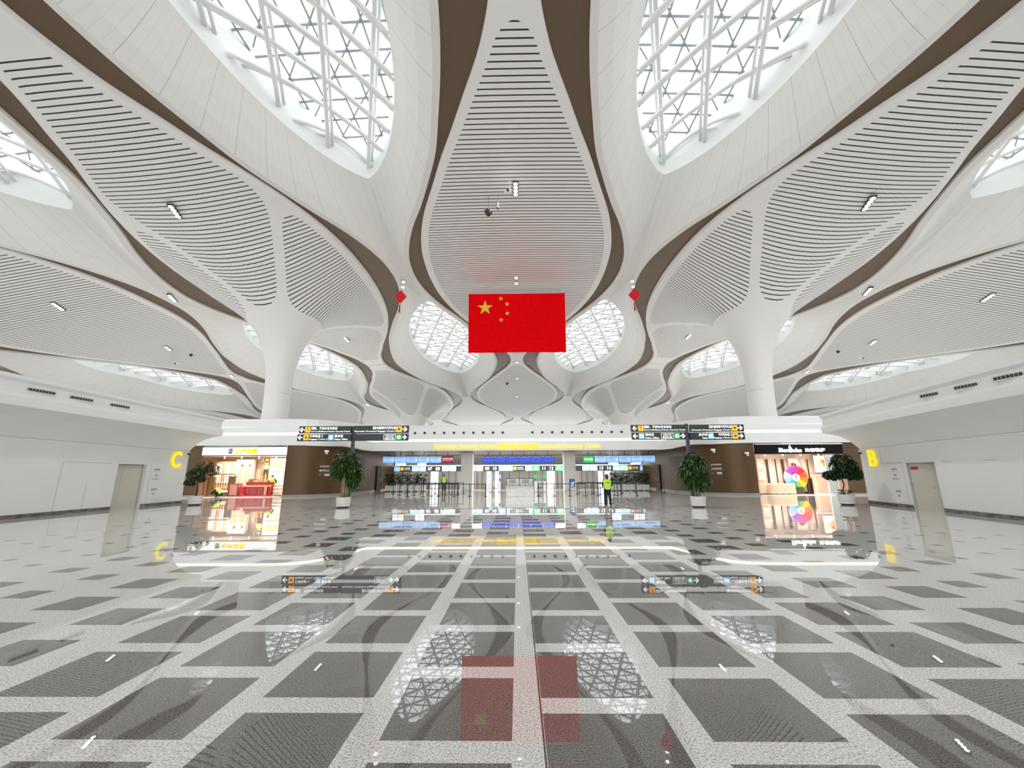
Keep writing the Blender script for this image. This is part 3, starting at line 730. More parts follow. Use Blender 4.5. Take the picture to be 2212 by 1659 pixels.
strip = [(852, 865, 'b'), (865, 890, 'i'), (890, 906, 'b'), (906, 921, 'b'), (921, 954, '07 08'), (955, 970, 'b'), (970, 986, 'b'), (986, 996, 'k'),
         (1021, 1028, 'b'), (1028, 1044, 'b'), (1044, 1077, '09 10'), (1077, 1092, 'b'), (1092, 1108, 'b'), (1108, 1134, 'i'), (1134, 1150, 'b'), (1150, 1166, 'g'), (1166, 1199, '11 12'), (1199, 1216, 'g'), (1216, 1219, 'k'),
         (1243, 1257, 'k'), (1257, 1273, 'b'), (1273, 1290, 'b'), (1290, 1323, '13 14'), (1323, 1338, 'b'), (1338, 1356, 'b'), (1356, 1381, 'i'), (1381, 1388, 'b')]
ORDL = ORD + ['eleventh', 'twelfth', 'thirteenth', 'fourteenth', 'fifteenth', 'sixteenth', 'seventeenth', 'eighteenth', 'nineteenth', 'twentieth', 'twenty-first', 'twenty-second', 'twenty-third', 'twenty-fourth', 'twenty-fifth', 'twenty-sixth', 'last']
for i, (a, c2, t) in enumerate(strip):
    near = next((q for q in (strip[i - 1:i] + strip[i + 1:i + 2]) if ' ' in q[2]), None)
    if ' ' in t: display(a, c2, 2.03, 2.63, 48, M['board'], 'black header with numbers %s, %s numbered one from the left' % (t.replace(' ', ' and '), ORD[int(t[:2]) // 2 - 3]), 'lane headers', num_extra(t), False)
    elif t == 'i': display(a, c2, 2.03, 2.63, 48, M['board'], 'black header panel with orange icon and white writing, %s' % ('far left' if a < 900 else 'in the middle' if a < 1200 else 'far right'), 'lane headers', icon_extra, False)
    elif t == 'g': display(a, c2, 2.03, 2.63, 48, M['lit_green'], 'green header panel just %s of the numbers 11 and 12' % ('left' if a < 1170 else 'right'), 'lane headers', grn_txt, False)
    elif t == 'k': display(a, c2, 2.03, 2.63, 48, M['board'], 'narrow black header panel, %s in the lane header row from the left' % ORDL[i], 'narrow header panels', None, False)
    else: display(a, c2, 2.03, 2.63, 48, M['scr_pale'], 'pale blue header panel, %s in the lane header row from the left' % (ORDL[i]), 'pale header panels', None, False)

# ---------------------------------------------------------------- booth, gates, stanchions, blue stand
M['booth'] = noisy('pale_stone', (.62, .62, .59), (.74, .74, .71), 2.5, .15, stretch=(1, 1, 3))
c = empty('service_booth', (.15, 32.6, 0)); tag(c, 'white stone service booth with glass screen in front of the lanes', 'booth')
b = MB(); b.box((0, 0, .36), (2.1, 1.3, .72)); b.box((0, 0, .75), (2.18, 1.4, .07)); b.build('counter', M['booth'], c, bevel=.015)
b = MB()
for x in (-1.03, 0, 1.03): b.box((x, -.64, 1.06), (.04, .04, .56))
for z in (.8, 1.34): b.box((0, -.64, z), (2.1, .04, .04))
for x in (-1.03, 1.03): b.box((x, 0, 1.34), (.04, 1.3, .04)); b.box((x, .62, 1.06), (.04, .04, .56))
b.build('screen_frame', M['dark'], c)
b = MB(); b.box((0, -.64, 1.07), (2.02, .012, .5)); b.build('glass_screen', M['glass'], c)
b = MB()
for x in (-.75, -.3, .15, .6):
    b.box((x, -.655, .5), (.03, .01, .10), ry=.4); b.box((x + .06, -.655, .46), (.1, .01, .02))
b.build('counter_mark', M['steel'], c)
for x in (-.55, .45):
    c2 = empty('monitor', (.15 + x, 32.7, .785)); tag(c2, 'small dark monitor on the booth counter, %s one' % ('left' if x < 0 else 'right'), 'monitor')
    b = MB(); b.box((0, 0, .01), (.25, .2, .02)); b.box((0, 0, .12), (.04, .04, .22)); b.build('monitor_stand', M['dark'], c2); b = MB(); b.box((0, 0, .33), (.5, .04, .3)); b.build('monitor_panel', M['dark'], c2)
for px, nm in ((1060, 'left of the booth, outer one'), (1079, 'left of the booth, inner one'), (1157, 'right of the booth, inner one'), (1176, 'right of the booth, outer one')):
    p = at(px, 1050, 40.5)
    c = empty('ticket_gate', (p.x, 40.5, 0)); tag(c, 'steel ticket checking gate with small screen, ' + nm, 'gate')
    b = MB(); b.box((0, .3, .5), (.28, 1.2, 1.0)); b.build('cabinet', M['steel'], c, bevel=.03)
    b = MB(); b.box((0, -.2, 1.18), (.05, .05, .4)); b.build('screen_post', M['dark'], c); b = MB(); b.box((0, -.24, 1.45), (.3, .05, .34)); b.build('screen', M['lit_green'] if px > 1150 else M['scr_pale'], c)
    b = MB(); b.box((.35 if px in (1060, 1157) else -.35, .2, .75), (.4, .03, .5)); b.build('swing_panel', M['glass'], c)
M['stan'] = mat('stanchion_black', (.025, .022, .024), .35, .3); M['belt'] = mat('belt_navy', (.02, .03, .07), .6)
def post_parts(c, L, dirx=1, diry=0):
    b = MB(); b.lathe((0, 0, 0), [(.16, 0), (.165, .012), (.13, .03), (.03, .045)], 20); b.build('stanchion_base', M['stan'], c)
    b = MB(); b.lathe((0, 0, 0), [(.032, .04), (.032, .86), (.04, .87), (.04, .96), (.03, .975)], 12); b.build('stanchion_pole', M['stan'], c)
    if L: b = MB(); b.box((L / 2 * dirx, L / 2 * diry, .92), (L if dirx else .006, L if diry else .006, .05)); b.build('belt', M['belt'], c)
protos = {}
def stanchion(x, y, L, dx, dy, label, group):
    k = (round(L, 2), dx, dy)
    if k not in protos:
        c = empty('belt_stanchion', (x, y, 0)); post_parts(c, L, dx, dy); protos[k] = (c, KIDS(c)); tag(c, label, 'stanchion', group)
    else:
        c = dup_fast(protos[k][0], protos[k][1], (x, y, 0), label=label); c['group'] = group; c['category'] = 'stanchion'
def row(x0, x1, n, y, label, group):
    L = (x1 - x0) / (n - 1)
    for i in range(n): stanchion(x0 + i * L, y, round(L, 2) if i < n - 1 else 0, 1, 0, ORD[i] + ' ' + label, group)
for s, sd in ((-1, 'left'), (1, 'right')):
    lab = lambda t: ('black belt stanchion from the left in the %s %s of the booth' % (t, sd), 'stanchions %s of the booth, %s' % (sd, t))
    if s < 0:
        row(-8.5, -2.5, 6, 32.6, *lab('front row')); row(-9.8, -5.0, 5, 35.0, *lab('second row')); row(-12.5, -4.9, 7, 38.0, *lab('third row'))
        for i in range(5): stanchion(-6.8 + .42 * i, 33.3 + .75 * i, 0, 1, 0, ORD[i] + ' ' + lab('slanting line')[0], lab('slanting line')[1])
    else:
        row(1.6, 5.2, 4, 32.6, *lab('front row')); row(6.2, 9.2, 3, 32.8, *lab('near right row')); row(4.9, 8.5, 4, 35.0, *lab('second row')); row(5.5, 13.1, 7, 38.0, *lab('third row'))
        for i in range(4): stanchion(6.4 + .42 * i, 35.8 - .7 * i, 0, 1, 0, ORD[i] + ' ' + lab('slanting line')[0], lab('slanting line')[1])
c = empty('sign_stand', (4.02, 31.2, 0)); tag(c, 'blue notice board with a white mark on a slim stand, right of the booth', 'sign stand')
b = MB(); b.lathe((0, 0, 0), [(.2, 0), (.2, .02), (.03, .04)], 20); b.lathe((0, 0, 0), [(.02, .03), (.02, .8)], 10); b.build('stand', M['steel'], c)
b = MB(); b.box((0, 0, 1.0), (.42, .04, .6)); b.build('notice_board', mat('notice_blue', (.03, .10, .27), .4), c, bevel=.01)
b = MB(); b.prism([(-.12, 1.0), (.02, 1.02), (.12, 1.1), (.14, 1.08), (.06, .98), (.1, .93), (-.02, .96)], -.03, -.022); b.box((0, -.025, .84), (.26, .006, .02)); b.box((0, -.025, .79), (.2, .006, .015)); b.build('white_mark', M['lit_white'], c)

# ---------------------------------------------------------------- direction signs
def arrow(b, x, z, s, right, y=-.012):
    d = 1 if right else -1
    pts = [(-.5, .09), (.12, .09), (-.14, .36), (.02, .5), (.5, 0), (.02, -.5), (-.14, -.36), (.12, -.09), (-.5, -.09)]
    b.prism([(x + d * px * s, z + pz * s) for px, pz in pts], y - .006, y + .004)
def direction_sign(name_side, px_post, Y, rows, label):
    xp = at(px_post, 935, Y).x
    c = empty('direction_sign', (xp, Y, 0)); tag(c, label, 'sign')
    b = MB(); b.box((0, .05, 2.15), (.17, .12, 4.32)); b.build('post', M['post'], c); b = MB(); b.box((0, .05, .01), (.4, .4, .02)); b.build('base_plate', M['dark'], c)
    for (pxa, pxb, pya, pyb, items) in rows:
        A_, B_ = at(pxa, pya, Y), at(pxb, pyb, Y); w_ = B_.x - A_.x; h_ = A_.z - B_.z; zc = (A_.z + B_.z) / 2; xc = (A_.x + B_.x) / 2 - xp
        b = MB(); b.box((xc, -.06, zc), (w_, .14, h_)); bd = b.build('sign_board', M['board'], c)
        X = lambda f: (A_.x - xp) + f * w_
        for it in items:
            k = it[0]
            if k == 'arrow': b = MB(); arrow(b, X(it[1]), zc, h_ * .72, it[2], -.137); b.build('arrow', M['lit_white'], bd)
            elif k == 'icon':
                b = MB(); b.box((X(it[1]), -.137, zc), (h_ * .78, .014, h_ * .78)); b.build('icon_tile', M[it[2]], bd)
                b = MB()
                if it[3] == 'plus': b.box((X(it[1]), -.147, zc), (h_ * .5, .008, h_ * .16)); b.box((X(it[1]), -.147, zc), (h_ * .16, .008, h_ * .5))
                elif it[3] == 'case': b.box((X(it[1]), -.147, zc), (h_ * .3, .008, h_ * .22)); b.box((X(it[1]), -.147, zc + h_ * .16), (h_ * .12, .008, h_ * .05))
                elif it[3] == 'gate': b.box((X(it[1]), -.147, zc), (h_ * .07, .008, h_ * .34)); b.lathe((X(it[1]), -.15, zc + h_ * .22), [(.03, 0), (.03, .008)], 10, 'Y')
                else:
                    for q in (-.14, .14): b.box((X(it[1]) + q * h_, -.147, zc - h_ * .04), (h_ * .12, .008, h_ * .38)); b.lathe((X(it[1]) + q * h_, -.15, zc + h_ * .24), [(h_ * .06, 0), (h_ * .06, .008)], 10, 'Y')
                b.build('pictogram', M['lit_white'] if it[3] in ('plus', 'people') else M['dark'], bd)
            elif k == 'box':
                b = MB(); cx_, wx, hx = X(it[1]), w_ * it[2], h_ * .76
                for z in (-hx / 2, hx / 2): b.box((cx_, -.137, zc + z), (wx, .012, .016))
                for x in (-wx / 2, wx / 2): b.box((cx_ + x, -.137, zc), (.016, .012, hx))
                b.build('box_outline', M['lit_white'], bd)
                text('AMBULANCE', h_ * .2, M['lit_white'], (cx_, -.136, zc + h_ * .17), align='CENTER', width=wx * .72, parent=bd); text('8253120', h_ * .28, M['lit_white'], (cx_, -.136, zc - h_ * .15), align='CENTER', width=wx * .78, parent=bd, weight=.02)
            else:
                _, f, al, zh, en, fz, fe = it
                text(zh, h_ * .40, M['lit_white'], (X(f), -.136, zc + h_ * .2), align=al, width=w_ * fz, parent=bd, weight=.012)
                text(en, h_ * .25, M['lit_white'], (X(f), -.136, zc - h_ * .27), align=al, width=w_ * fe, parent=bd, weight=.012)
intl = ('txt', .235, 'LEFT', '国际、港澳台安全检查', "Int'l & HK/Macao/Taiwan Security Check", .50, .75)
dom = ('txt', .775, 'RIGHT', '国内超规行李托运', 'Domestic Oversized Baggage Check-in', .42, .75)
direction_sign('left', 763.5, 23, [
    (650, 760, 921.5, 936, [('arrow', .055, False), ('icon', .165, 'lit_orange', 'gate'), intl]),
    (766, 883.5, 920.5, 935.5, [('arrow', .93, True), ('icon', .83, 'lit_orange', 'case'), dom]),
    (645.5, 760, 938.5, 952.5, [('arrow', .055, False), ('icon', .165, 'lit_orange', 'case'), ('txt', .23, 'LEFT', '行李检查 C', 'Baggage Check C', .25, .34), ('icon', .625, 'lit_blue', 'people'), ('txt', .69, 'LEFT', '警务室', 'Police Office', .16, .25)]),
    (766, 882.5, 938, 952, [('arrow', .93, True), ('icon', .83, 'lit_green', 'plus'), ('box', .66, .21)])],
    'black two-row direction sign on a post beside the left potted tree')
direction_sign('right', 1484.5, 22.6, [
    (1361.5, 1481, 918.5, 932.5, [('arrow', .065, False), ('icon', .175, 'lit_orange', 'gate'), intl]),
    (1488, 1605, 918, 932.5, [('arrow', .93, True), ('icon', .83, 'lit_orange', 'case'), dom]),
    (1363.5, 1481, 935, 949.5, [('arrow', .06, False), ('icon', .175, 'lit_blue', 'people'), ('txt', .245, 'LEFT', '警务室', 'Police Office', .16, .25), ('box', .65, .22), ('icon', .83, 'lit_green', 'plus'), ('arrow', .935, True)]),
    (1488, 1607, 935, 949.5, [('arrow', .93, True), ('icon', .83, 'lit_orange', 'case'), ('txt', .77, 'RIGHT', '行李检查 B', 'Baggage Check B', .25, .34), ('icon', .38, 'lit_blue', 'people'), ('txt', .315, 'RIGHT', '洗手间', 'Toilet', .16, .10)])],
    'black two-row direction sign on a post beside the right potted tree')

# ---------------------------------------------------------------- flag and knots
M['flagred'] = noisy('flag_red', (.80, .0, .003), (.88, .001, .006), 3, .9, spec=.08)
M['flagyel'] = mat('flag_yellow', (.80, .60, .05), .7)
A_, B_ = at(1012.5, 635, 39.5), at(1220, 635, 39.5); fw = B_.x - A_.x; fh = A_.z - at(1015, 762, 39.5).z
c = empty('national_flag', ((A_.x + B_.x) / 2, 39.5, A_.z - fh)); tag(c, 'large red flag with five yellow stars hanging above the hall', 'flag', None)
def fy(u, v): return .05 * math.sin(u * 9 + v * 2) * (1 - v) + .03 * math.sin(u * 23) * (1 - v)
nx, nz = 60, 24; b = MB(); vs = []
for off in (0, .02):
    for j in range(nz + 1):
        for i in range(nx + 1):
            u, v = i / nx, j / nz; shr = 1 - .012 * (1 - v); vs.append(((u - .5) * fw * shr, fy(u, v) + off, v * fh))
n1 = (nx + 1) * (nz + 1); fs = []
for j in range(nz):
    for i in range(nx):
        a = j * (nx + 1) + i; fs += [(a, a + 1, a + nx + 2, a + nx + 1), (n1 + a + nx + 1, n1 + a + nx + 2, n1 + a + 1, n1 + a)]
b.add(vs, fs); b.build('cloth', M['flagred'], c, smooth=True)
def star(px, py, r, rot):
    p = at(px, py, 39.5) - c.location; pts = []
    for k in range(10):
        a = math.pi / 2 + rot + k * math.pi / 5; rr = r if k % 2 == 0 else r * .385; pts.append((p.x + rr * math.cos(a), p.z + rr * math.sin(a)))
    u = p.x / fw + .5; v = p.z / fh
    n = len(pts); vs = [(x, fy(x / fw + .5, z / fh) - .02, z) for x, z in pts] + [(p.x, fy(u, v) - .02, p.z)]
    vs += [(x, y + .012, z) for x, y, z in vs]
    b = MB(); b.add(vs, [(i, (i + 1) % n, n) for i in range(n)] + [(i, i + n + 1, (i + 1) % n + n + 1, (i + 1) % n) for i in range(n)]); b.build('star', M['flagyel'], c)
for q in ((1048, 665, .84, 0), (1082, 645, .27, .3), (1095.5, 657, .27, -.15), (1096, 677, .27, .1), (1082.5, 691, .27, -.3)): star(*q)
b = MB(); b.tube([(-fw / 2 - .05, .01, fh + .02), (fw / 2 + .05, .01, fh + .02)], .03, 8); b.build('top_bar', M['steel'], c)
b = MB()
for x in (-fw * .45, 0, fw * .45): b.tube([(x, .01, fh), (x, .01, fh + 1.1)], .012, 6)
b.build('hanging_cord', M['steel'], c)
M['knotred'] = mat('knot_red', (.72, .0, .01), .6)
for px, py, nm in ((865.5, 641, 'left'), (1370.5, 637, 'right')):
    p = at(px, py, 37); c = empty('hanging_knot', p); tag(c, 'red diamond knot ornament with tassel hanging %s of the flag' % nm, 'ornament')
    b = MB(); b.prism([(0, .68), (.56, 0), (0, -.68), (-.56, 0)], -.06, .06); b.build('diamond', M['knotred'], c, bevel=.03)
    b = MB()
    for sx in (-1, 1):
        for sz in (-1, 1):
            for i in range(9): t = (i + .5) / 9; b.tube([(sx * .56 * t, 0, sz * .68 * (1 - t)), (sx * (.56 * t + .07), 0, sz * (.68 * (1 - t) + .07)), (sx * (.56 * t + .05), 0, sz * (.68 * (1 - t) - .03))], .013, 5)
    b.build('knot_loops', mat('knot_pink', (.75, .06, .08), .6), c)
    b = MB(); b.tube([(0, 0, -.66), (-.02, 0, -.85)], .02, 6); b.lathe((-.05, 0, 0), [(.03, -.84), (.06, -.9), (.05, -1.0), (.075, -1.62)], 10); b.build('tassel', mat('tassel_maroon', (.22, .01, .03), .7), c)
    b = MB(); b.tube([(0, 0, .66), (0, 0, 2.2)], .01, 5); b.build('hanging_cord', M['knotred'], c)

# ---------------------------------------------------------------- ceiling lamps and cameras
def downlight(x, y, ang, lit, label, dz=0):
    p = Vector(P(x, y, -dz)); c = empty('ceiling_downlight', p, ang); tag(c, label, 'ceiling light')
    if len(lit) > 3: area('downlight_beam', p - Vector((0, 0, .22)), (1.4, .3), LAMP * (.45 if abs(x) > 30 and y < 50 else .3 if abs(x) > 20 and y < 50 else 1), (1, .97, .94), spread=130)
    e = .4; sl = (P(x + math.cos(ang) * e, y + math.sin(ang) * e)[2] - P(x - math.cos(ang) * e, y - math.sin(ang) * e)[2]) / (2 * e * S)
    c.rotation_euler = (0, -math.atan(sl), ang)
    b = MB(); b.box((0, 0, -.02), (1.5, .36, .1)); b.build('housing', M['dark'] if len(lit) > 3 else M['white'], c)
    for i in range(4):
        b = MB(); b.lathe((-.54 + .36 * i, 0, -.08), [(.15, -.02), (.15, .02)], 16); b.build('lamp', M['lamp'] if i in lit else M['steel'], c)
F4 = (0, 1, 2, 3)
for a in ((0, 23.85, math.pi / 2, F4, 'four-lamp light in the middle of the central slatted panel, above the flag'),
          (0, 36.6, math.pi / 2, (0, 3), 'light just above the top edge of the flag'),
          (-22, 23.1, 1.9, F4, 'four-lamp light on the slatted panel near the upper left', .72), (22.3, 23.1, 1.24, F4, 'four-lamp light on the slatted panel near the upper right', .72),
          (-11, 36.6, 1.9, (0, 3), 'two lit lamps above the left red knot'), (11.3, 36.9, 1.24, (0, 3), 'two lit lamps above the right red knot'),
          (-40, 32.9, 1.9, F4, 'four-lamp light at the far left on the wide slatted panel'), (40, 32.9, 1.24, F4, 'four-lamp light at the far right on the wide slatted panel'),
          (-40.4, 44.9, 1.9, F4, 'smaller four-lamp light further back on the left wide slatted panel'), (40.4, 44.9, 1.24, F4, 'smaller four-lamp light further back on the right wide slatted panel'),
          (-31.6, 34.6, 1.9, F4, 'four-lamp light on the white rib junction left of the left column'), (31.6, 34.6, 1.24, F4, 'four-lamp light on the white rib junction right of the right column'),
          (-41.7, 57.7, 1.9, F4, 'far small light on the white junction just left of the left column shaft'), (41.7, 57.7, 1.24, F4, 'far small light on the white junction just right of the right column shaft')):
    downlight(*a)
for x, y, dz, nm in ((-20.6, 47, .72, 'light on the far side of the left column flare'), (20.6, 47, .72, 'light on the far side of the right column flare'),
                 (-21, 60, 0, 'tiny light on the junction behind the left column'), (21, 60, 0, 'tiny light on the junction behind the right column'),
                 (-22, 69, .1, 'tiny light before the far left column'), (22, 69, .1, 'tiny light before the far right column'), (-31, 83.5, 0, 'tiny light on the junction left of the far left column'), (31, 83.5, 0, 'tiny light on the junction right of the far right column')):
    downlight(x, y, math.pi / 2, F4, nm, dz)
for y, nm in ((60, 'small round lamps just below the flag'), (69, 'tiny round lamp on the plain panel under the flag'), (83, 'tiny round lamp in the middle of the far plain panel')):
    c = empty('round_ceiling_lamp', P(0, y, -.05)); tag(c, nm, 'ceiling light'); b = MB(); b.lathe((0, 0, 0), [(.2, -.05), (.2, .05)], 16); b.build('lamp', M['lamp'], c); b = MB(); b.lathe((0, 0, .02), [(.27, -.05), (.27, .06)], 16); b.build('lamp_ring', M['steel'], c)
def dome_cam(x, y, L, r, label):
    p = Vector(P(x, y)); c = empty('ceiling_camera', p - Vector((0, 0, L))); tag(c, label, 'camera')
    b = MB(); b.tube([(0, 0, 0), (0, 0, L)], .02, 6); b.build('drop_rod', M['steel'], c); b = MB(); b.lathe((0, 0, 0), [(r * .5, -r * 1.1), (r * .55, -r * .7), (r, -r * .3), (r * .9, 0), (r * .3, .08)], 20); b.build('camera_dome', M['dark'], c, smooth=True)
dome_cam(-1.85, 24.6, 1.2, .3, 'black dome camera on a rod under the central slatted panel'); dome_cam(-1.2, 24.4, 1.1, .09, 'tiny dark sensor on a rod beside the black dome camera')
dome_cam(-38.5, 46, .8, .22, 'small black dome camera under the left wide slatted panel'); dome_cam(38, 47, .8, .22, 'small black dome camera under the right wide slatted panel'); dome_cam(-1.7, 69, .9, .3, 'tiny black dome camera far off below the flag')
for x, y, nm in ((-.35, 22.9, 'white projector-like camera on a bracket under the central panel'), (-41, 47.5, 'pale camera on a bracket over the long left skylight'), (41, 47.5, 'pale camera on a bracket over the long right skylight')):
    p = Vector(P(x, y)); c = empty('bracket_camera', p - Vector((0, 0, 1.0))); tag(c, nm, 'camera')
    b = MB(); b.tube([(0, 0, 1.0), (0, 0, .1), (-.1, 0, 0)], .035, 6); b.build('bracket', M['rim'], c); b = MB(); b.box((-.15, -.1, -.08), (.3, .55, .22), rz=.5, rx=.3); b.build('camera_body', M['white'], c, bevel=.02); b = MB(); b.lathe((-.15, -.42, -.22), [(.08, -.05), (.08, .05)], 12, 'Y'); b.build('lens', M['dark'], c)

# ---------------------------------------------------------------- plants
M['pot'] = mat('white_pot', (.72, .72, .70), .3); M['soil'] = mat('soil', (.03, .02, .015), .9)
M['leaf'] = noisy('leaf_green', (.018, .055, .012), (.07, .16, .035), 6, .35); M['leaf2'] = noisy('leaf_dark', (.008, .028, .008), (.03, .08, .02), 6, .4)
M['bark'] = noisy('pale_bark', (.28, .22, .12), (.40, .33, .20), 12, .8, stretch=(1, 1, .2)); M['bark2'] = noisy('brown_bark', (.06, .035, .02), (.12, .075, .04), 14, .8)
def leaf(b, p, d, L, wd, droop=.25):
    d = Vector(d).normalized(); side = d.cross(Vector((0, 0, 1)))
    side = side.normalized() if side.length > .01 else Vector((1, 0, 0)); up = side.cross(d)
    q = lambda t, s, z: p + d * (L * t) + side * (wd * s) + up * z - Vector((0, 0, droop * L * t * t))
    b.add([q(0, 0, 0), q(.35, -.5, .02 * L), q(.75, -.42, 0), q(1, 0, 0), q(.75, .42, 0), q(.35, .5, .02 * L), q(.5, 0, -.05 * L)], [(0, 1, 6), (1, 2, 6), (2, 3, 6), (3, 4, 6), (4, 5, 6), (5, 0, 6)])
def whorl(b, p, out, n, L, wd):
    out = Vector(out).normalized(); a0 = random.random() * 6.28
    s = out.cross(Vector((0, 0, 1))); s = s.normalized() if s.length > .05 else Vector((1, 0, 0)); t = s.cross(out)
    for i in range(n):
        a = a0 + i * 6.283 / n; leaf(b, p, out * .45 + s * math.cos(a) + t * math.sin(a), L * random.uniform(.8, 1.1), wd, .35)
def crown(b, blobs, nper, n, L, wd):
    for (x, y, z, rx, ry, rz) in blobs:
        for i in range(nper):
            v = Vector((random.gauss(0, 1), random.gauss(0, 1), random.gauss(0, 1))).normalized(); r = random.uniform(.45, 1) ** .5
            p = Vector((x + v.x * rx * r, y + v.y * ry * r, z + v.z * rz * r)); whorl(b, p, v + Vector((0, 0, .25)), n, L, wd)
def round_pot(c, r, h, sq=False):
    b = MB(); b.lathe((0, 0, 0), [(r * .82, .04), (r * .84, .10), (r * .9, .105)], 32); b.build('pot_plinth', M['dark'], c)
    b = MB(); b.lathe((0, 0, 0), [(r * .88, .07), (r * .93, .09), (r * .93, .15), (r * .88, .17), (r * .9, .19), (r * .95, .24), (r * 1.02, h), (r * .93, h), (r * .9, h - .06)], 36); b.build('pot', M['pot'], c, smooth=False)
    b = MB(); b.lathe((0, 0, 0), [(r * .9, h - .07), (r * .9, h - .05)], 24); b.build('soil', M['soil'], c)
    b = MB(); b.lathe((0, 0, 0), [(r * .7, 0), (r * .7, .06)], 20); b.build('caster_base', M['black'], c)
def money_tree(px, Y, label, H, cx, w_, n, gap=False):
    p = at(px, 1090, Y); c = empty('potted_tree', (p.x, Y, 0)); tag(c, label, 'potted tree'); round_pot(c, .36, .53)
    b = MB()
    for i, (dx, dy) in enumerate(((-.10, 0), (.0, -.08), (.07, .02), (.15, .06), (-.02, .1))):
        b.tube([(dx * .7, dy * .7, .45), (dx * 1.1, dy, .9), (dx * 1.0 + .02 * i, dy, 1.4), (dx * .8 + cx * .3, dy, 1.95 + .1 * (i % 2))], [.055, .045, .04, .02], 8)
    b.build('trunk', M['bark'], c, smooth=True)
    b = MB(); random.seed(n); crown(b, w_, n, 7, .27, .085); b.build('foliage', M['leaf'], c)
money_tree(741, 21.7, 'bushy potted tree with several pale trunks beside the left direction sign', 3, 0, [(-.05, 0, 2.45, .62, .5, .48), (-.3, 0, 1.95, .5, .4, .45), (.4, 0, 1.85, .5, .45, .45), (.1, .1, 2.1, .6, .5, .5), (.45, 0, 1.35, .3, .3, .3)], 46)
money_tree(1509, 21.2, 'bushy potted tree with arching lighter leaves beside the right direction sign', 3, 0, [(-.1, 0, 2.25, .45, .45, .42), (.15, 0, 1.95, .6, .5, .5), (-.35, 0, 1.75, .42, .4, .4), (.2, 0, 1.3, .45, .4, .4), (-.1, 0, 1.25, .45, .4, .35)], 44)
p = at(420, 1088, 24.0); c = empty('potted_tree', (p.x, 24.0, 0)); tag(c, 'sparse leaning potted tree in front of the left shop by the white wall', 'potted tree'); round_pot(c, .36, .52)
b = MB(); b.tube([(0, 0, .45), (.06, 0, .8), (-.03, .02, 1.15), (.0, 0, 1.4), (.25, 0, 1.8)], [.05, .04, .035, .03, .02], 8); b.tube([(0, 0, 1.35), (-.3, 0, 1.55), (-.5, .0, 1.7)], .018, 6); b.tube([(.1, 0, 1.55), (.5, 0, 2.1), (.8, 0, 2.2)], .018, 6); b.build('trunk', M['bark2'], c, smooth=True)
b = MB(); random.seed(3); crown(b, [(-.25, 0, 1.75, .4, .35, .25), (.3, 0, 2.2, .45, .35, .35), (.7, 0, 1.95, .45, .35, .28), (.05, 0, 1.95, .45, .35, .3), (-.45, 0, 1.3, .25, .25, .15), (.1, 0, 1.5, .3, .3, .15)], 45, 5, .15, .055); b.build('foliage', M['leaf2'], c)
p = at(1830, 1086, 22.4); c = empty('potted_tree', (p.x, 22.4, 0)); tag(c, 'dense round potted tree with one thin trunk beside the right shop', 'potted tree'); round_pot(c, .37, .54)
b = MB(); b.tube([(-.05, 0, .45), (-.12, 0, .75), (0, 0, 1.0), (-.06, 0, 1.3), (0, 0, 1.8)], [.05, .035, .03, .03, .02], 8); b.build('trunk', M['bark2'], c, smooth=True)
b = MB(); random.seed(5); crown(b, [(.15, 0, 1.95, .7, .55, .52), (.1, 0, 2.3, .5, .45, .32), (-.55, 0, 1.55, .4, .35, .22), (.6, 0, 1.6, .4, .35, .28), (.15, 0, 1.75, .5, .4, .35)], 135, 6, .15, .06); b.build('foliage', M['leaf2'], c)
b = MB(); random.seed(6)
for i in range(60):
    a = random.random() * 6.28; leaf(b, Vector((.12 * math.cos(a), .12 * math.sin(a), .5 + random.random() * .25)), (math.cos(a), math.sin(a), .8), .28, .05, .5)
b.build('undergrowth', mat('dry_leaf', (.10, .05, .02), .6), c)
# rows of small palms in square white pots by the lanes
def palm(x, y, label, group, k):
    c = empty('potted_palm', (x, y, 0)); tag(c, label, 'potted plant', group); random.seed(k)
    b = MB(); b.box((0, 0, .04), (.42, .42, .08)); b.build('pot_plinth', M['black'], c)
    b = MB(); b.box((0, 0, .34), (.46, .46, .54), taper=1.12); b.build('pot', M['pot'], c)
    b = MB()
    for i in range(7): a = random.random() * 6.28; b.tube([(.05 * math.cos(a), .05 * math.sin(a), .55), (.14 * math.cos(a), .14 * math.sin(a), 1.3)], .016, 5)
    b.build('stem', M['bark2'], c)
    b = MB()
    for i in range(85):
        a = random.random() * 6.28; r = random.random(); z = random.uniform(.75, 1.75)
        d = Vector((math.cos(a), math.sin(a), random.uniform(.1, 1.0))); q = Vector((.2 * r * math.cos(a), .2 * r * math.sin(a), z))
        for s in (-.35, 0, .35): leaf(b, q, d + Vector((-math.sin(a), math.cos(a), 0)) * s, random.uniform(.30, .44), .10, .5)
    b.build('foliage', M['leaf2'], c)
for i, px in enumerate((834, 847, 862, 878, 894, 910)): palm(at(px, 1060, 42).x, 42.6, '%s potted palm from the left in the row left of the white pillars' % ordw[i], 'palms left of the lanes', 20 + i)
for i, px in enumerate((1328, 1342, 1357, 1372, 1387, 1402)): palm(at(px, 1060, 42).x, 42.6, '%s potted palm from the left in the row right of the white pillars' % ordw[i], 'palms right of the lanes', 30 + i)

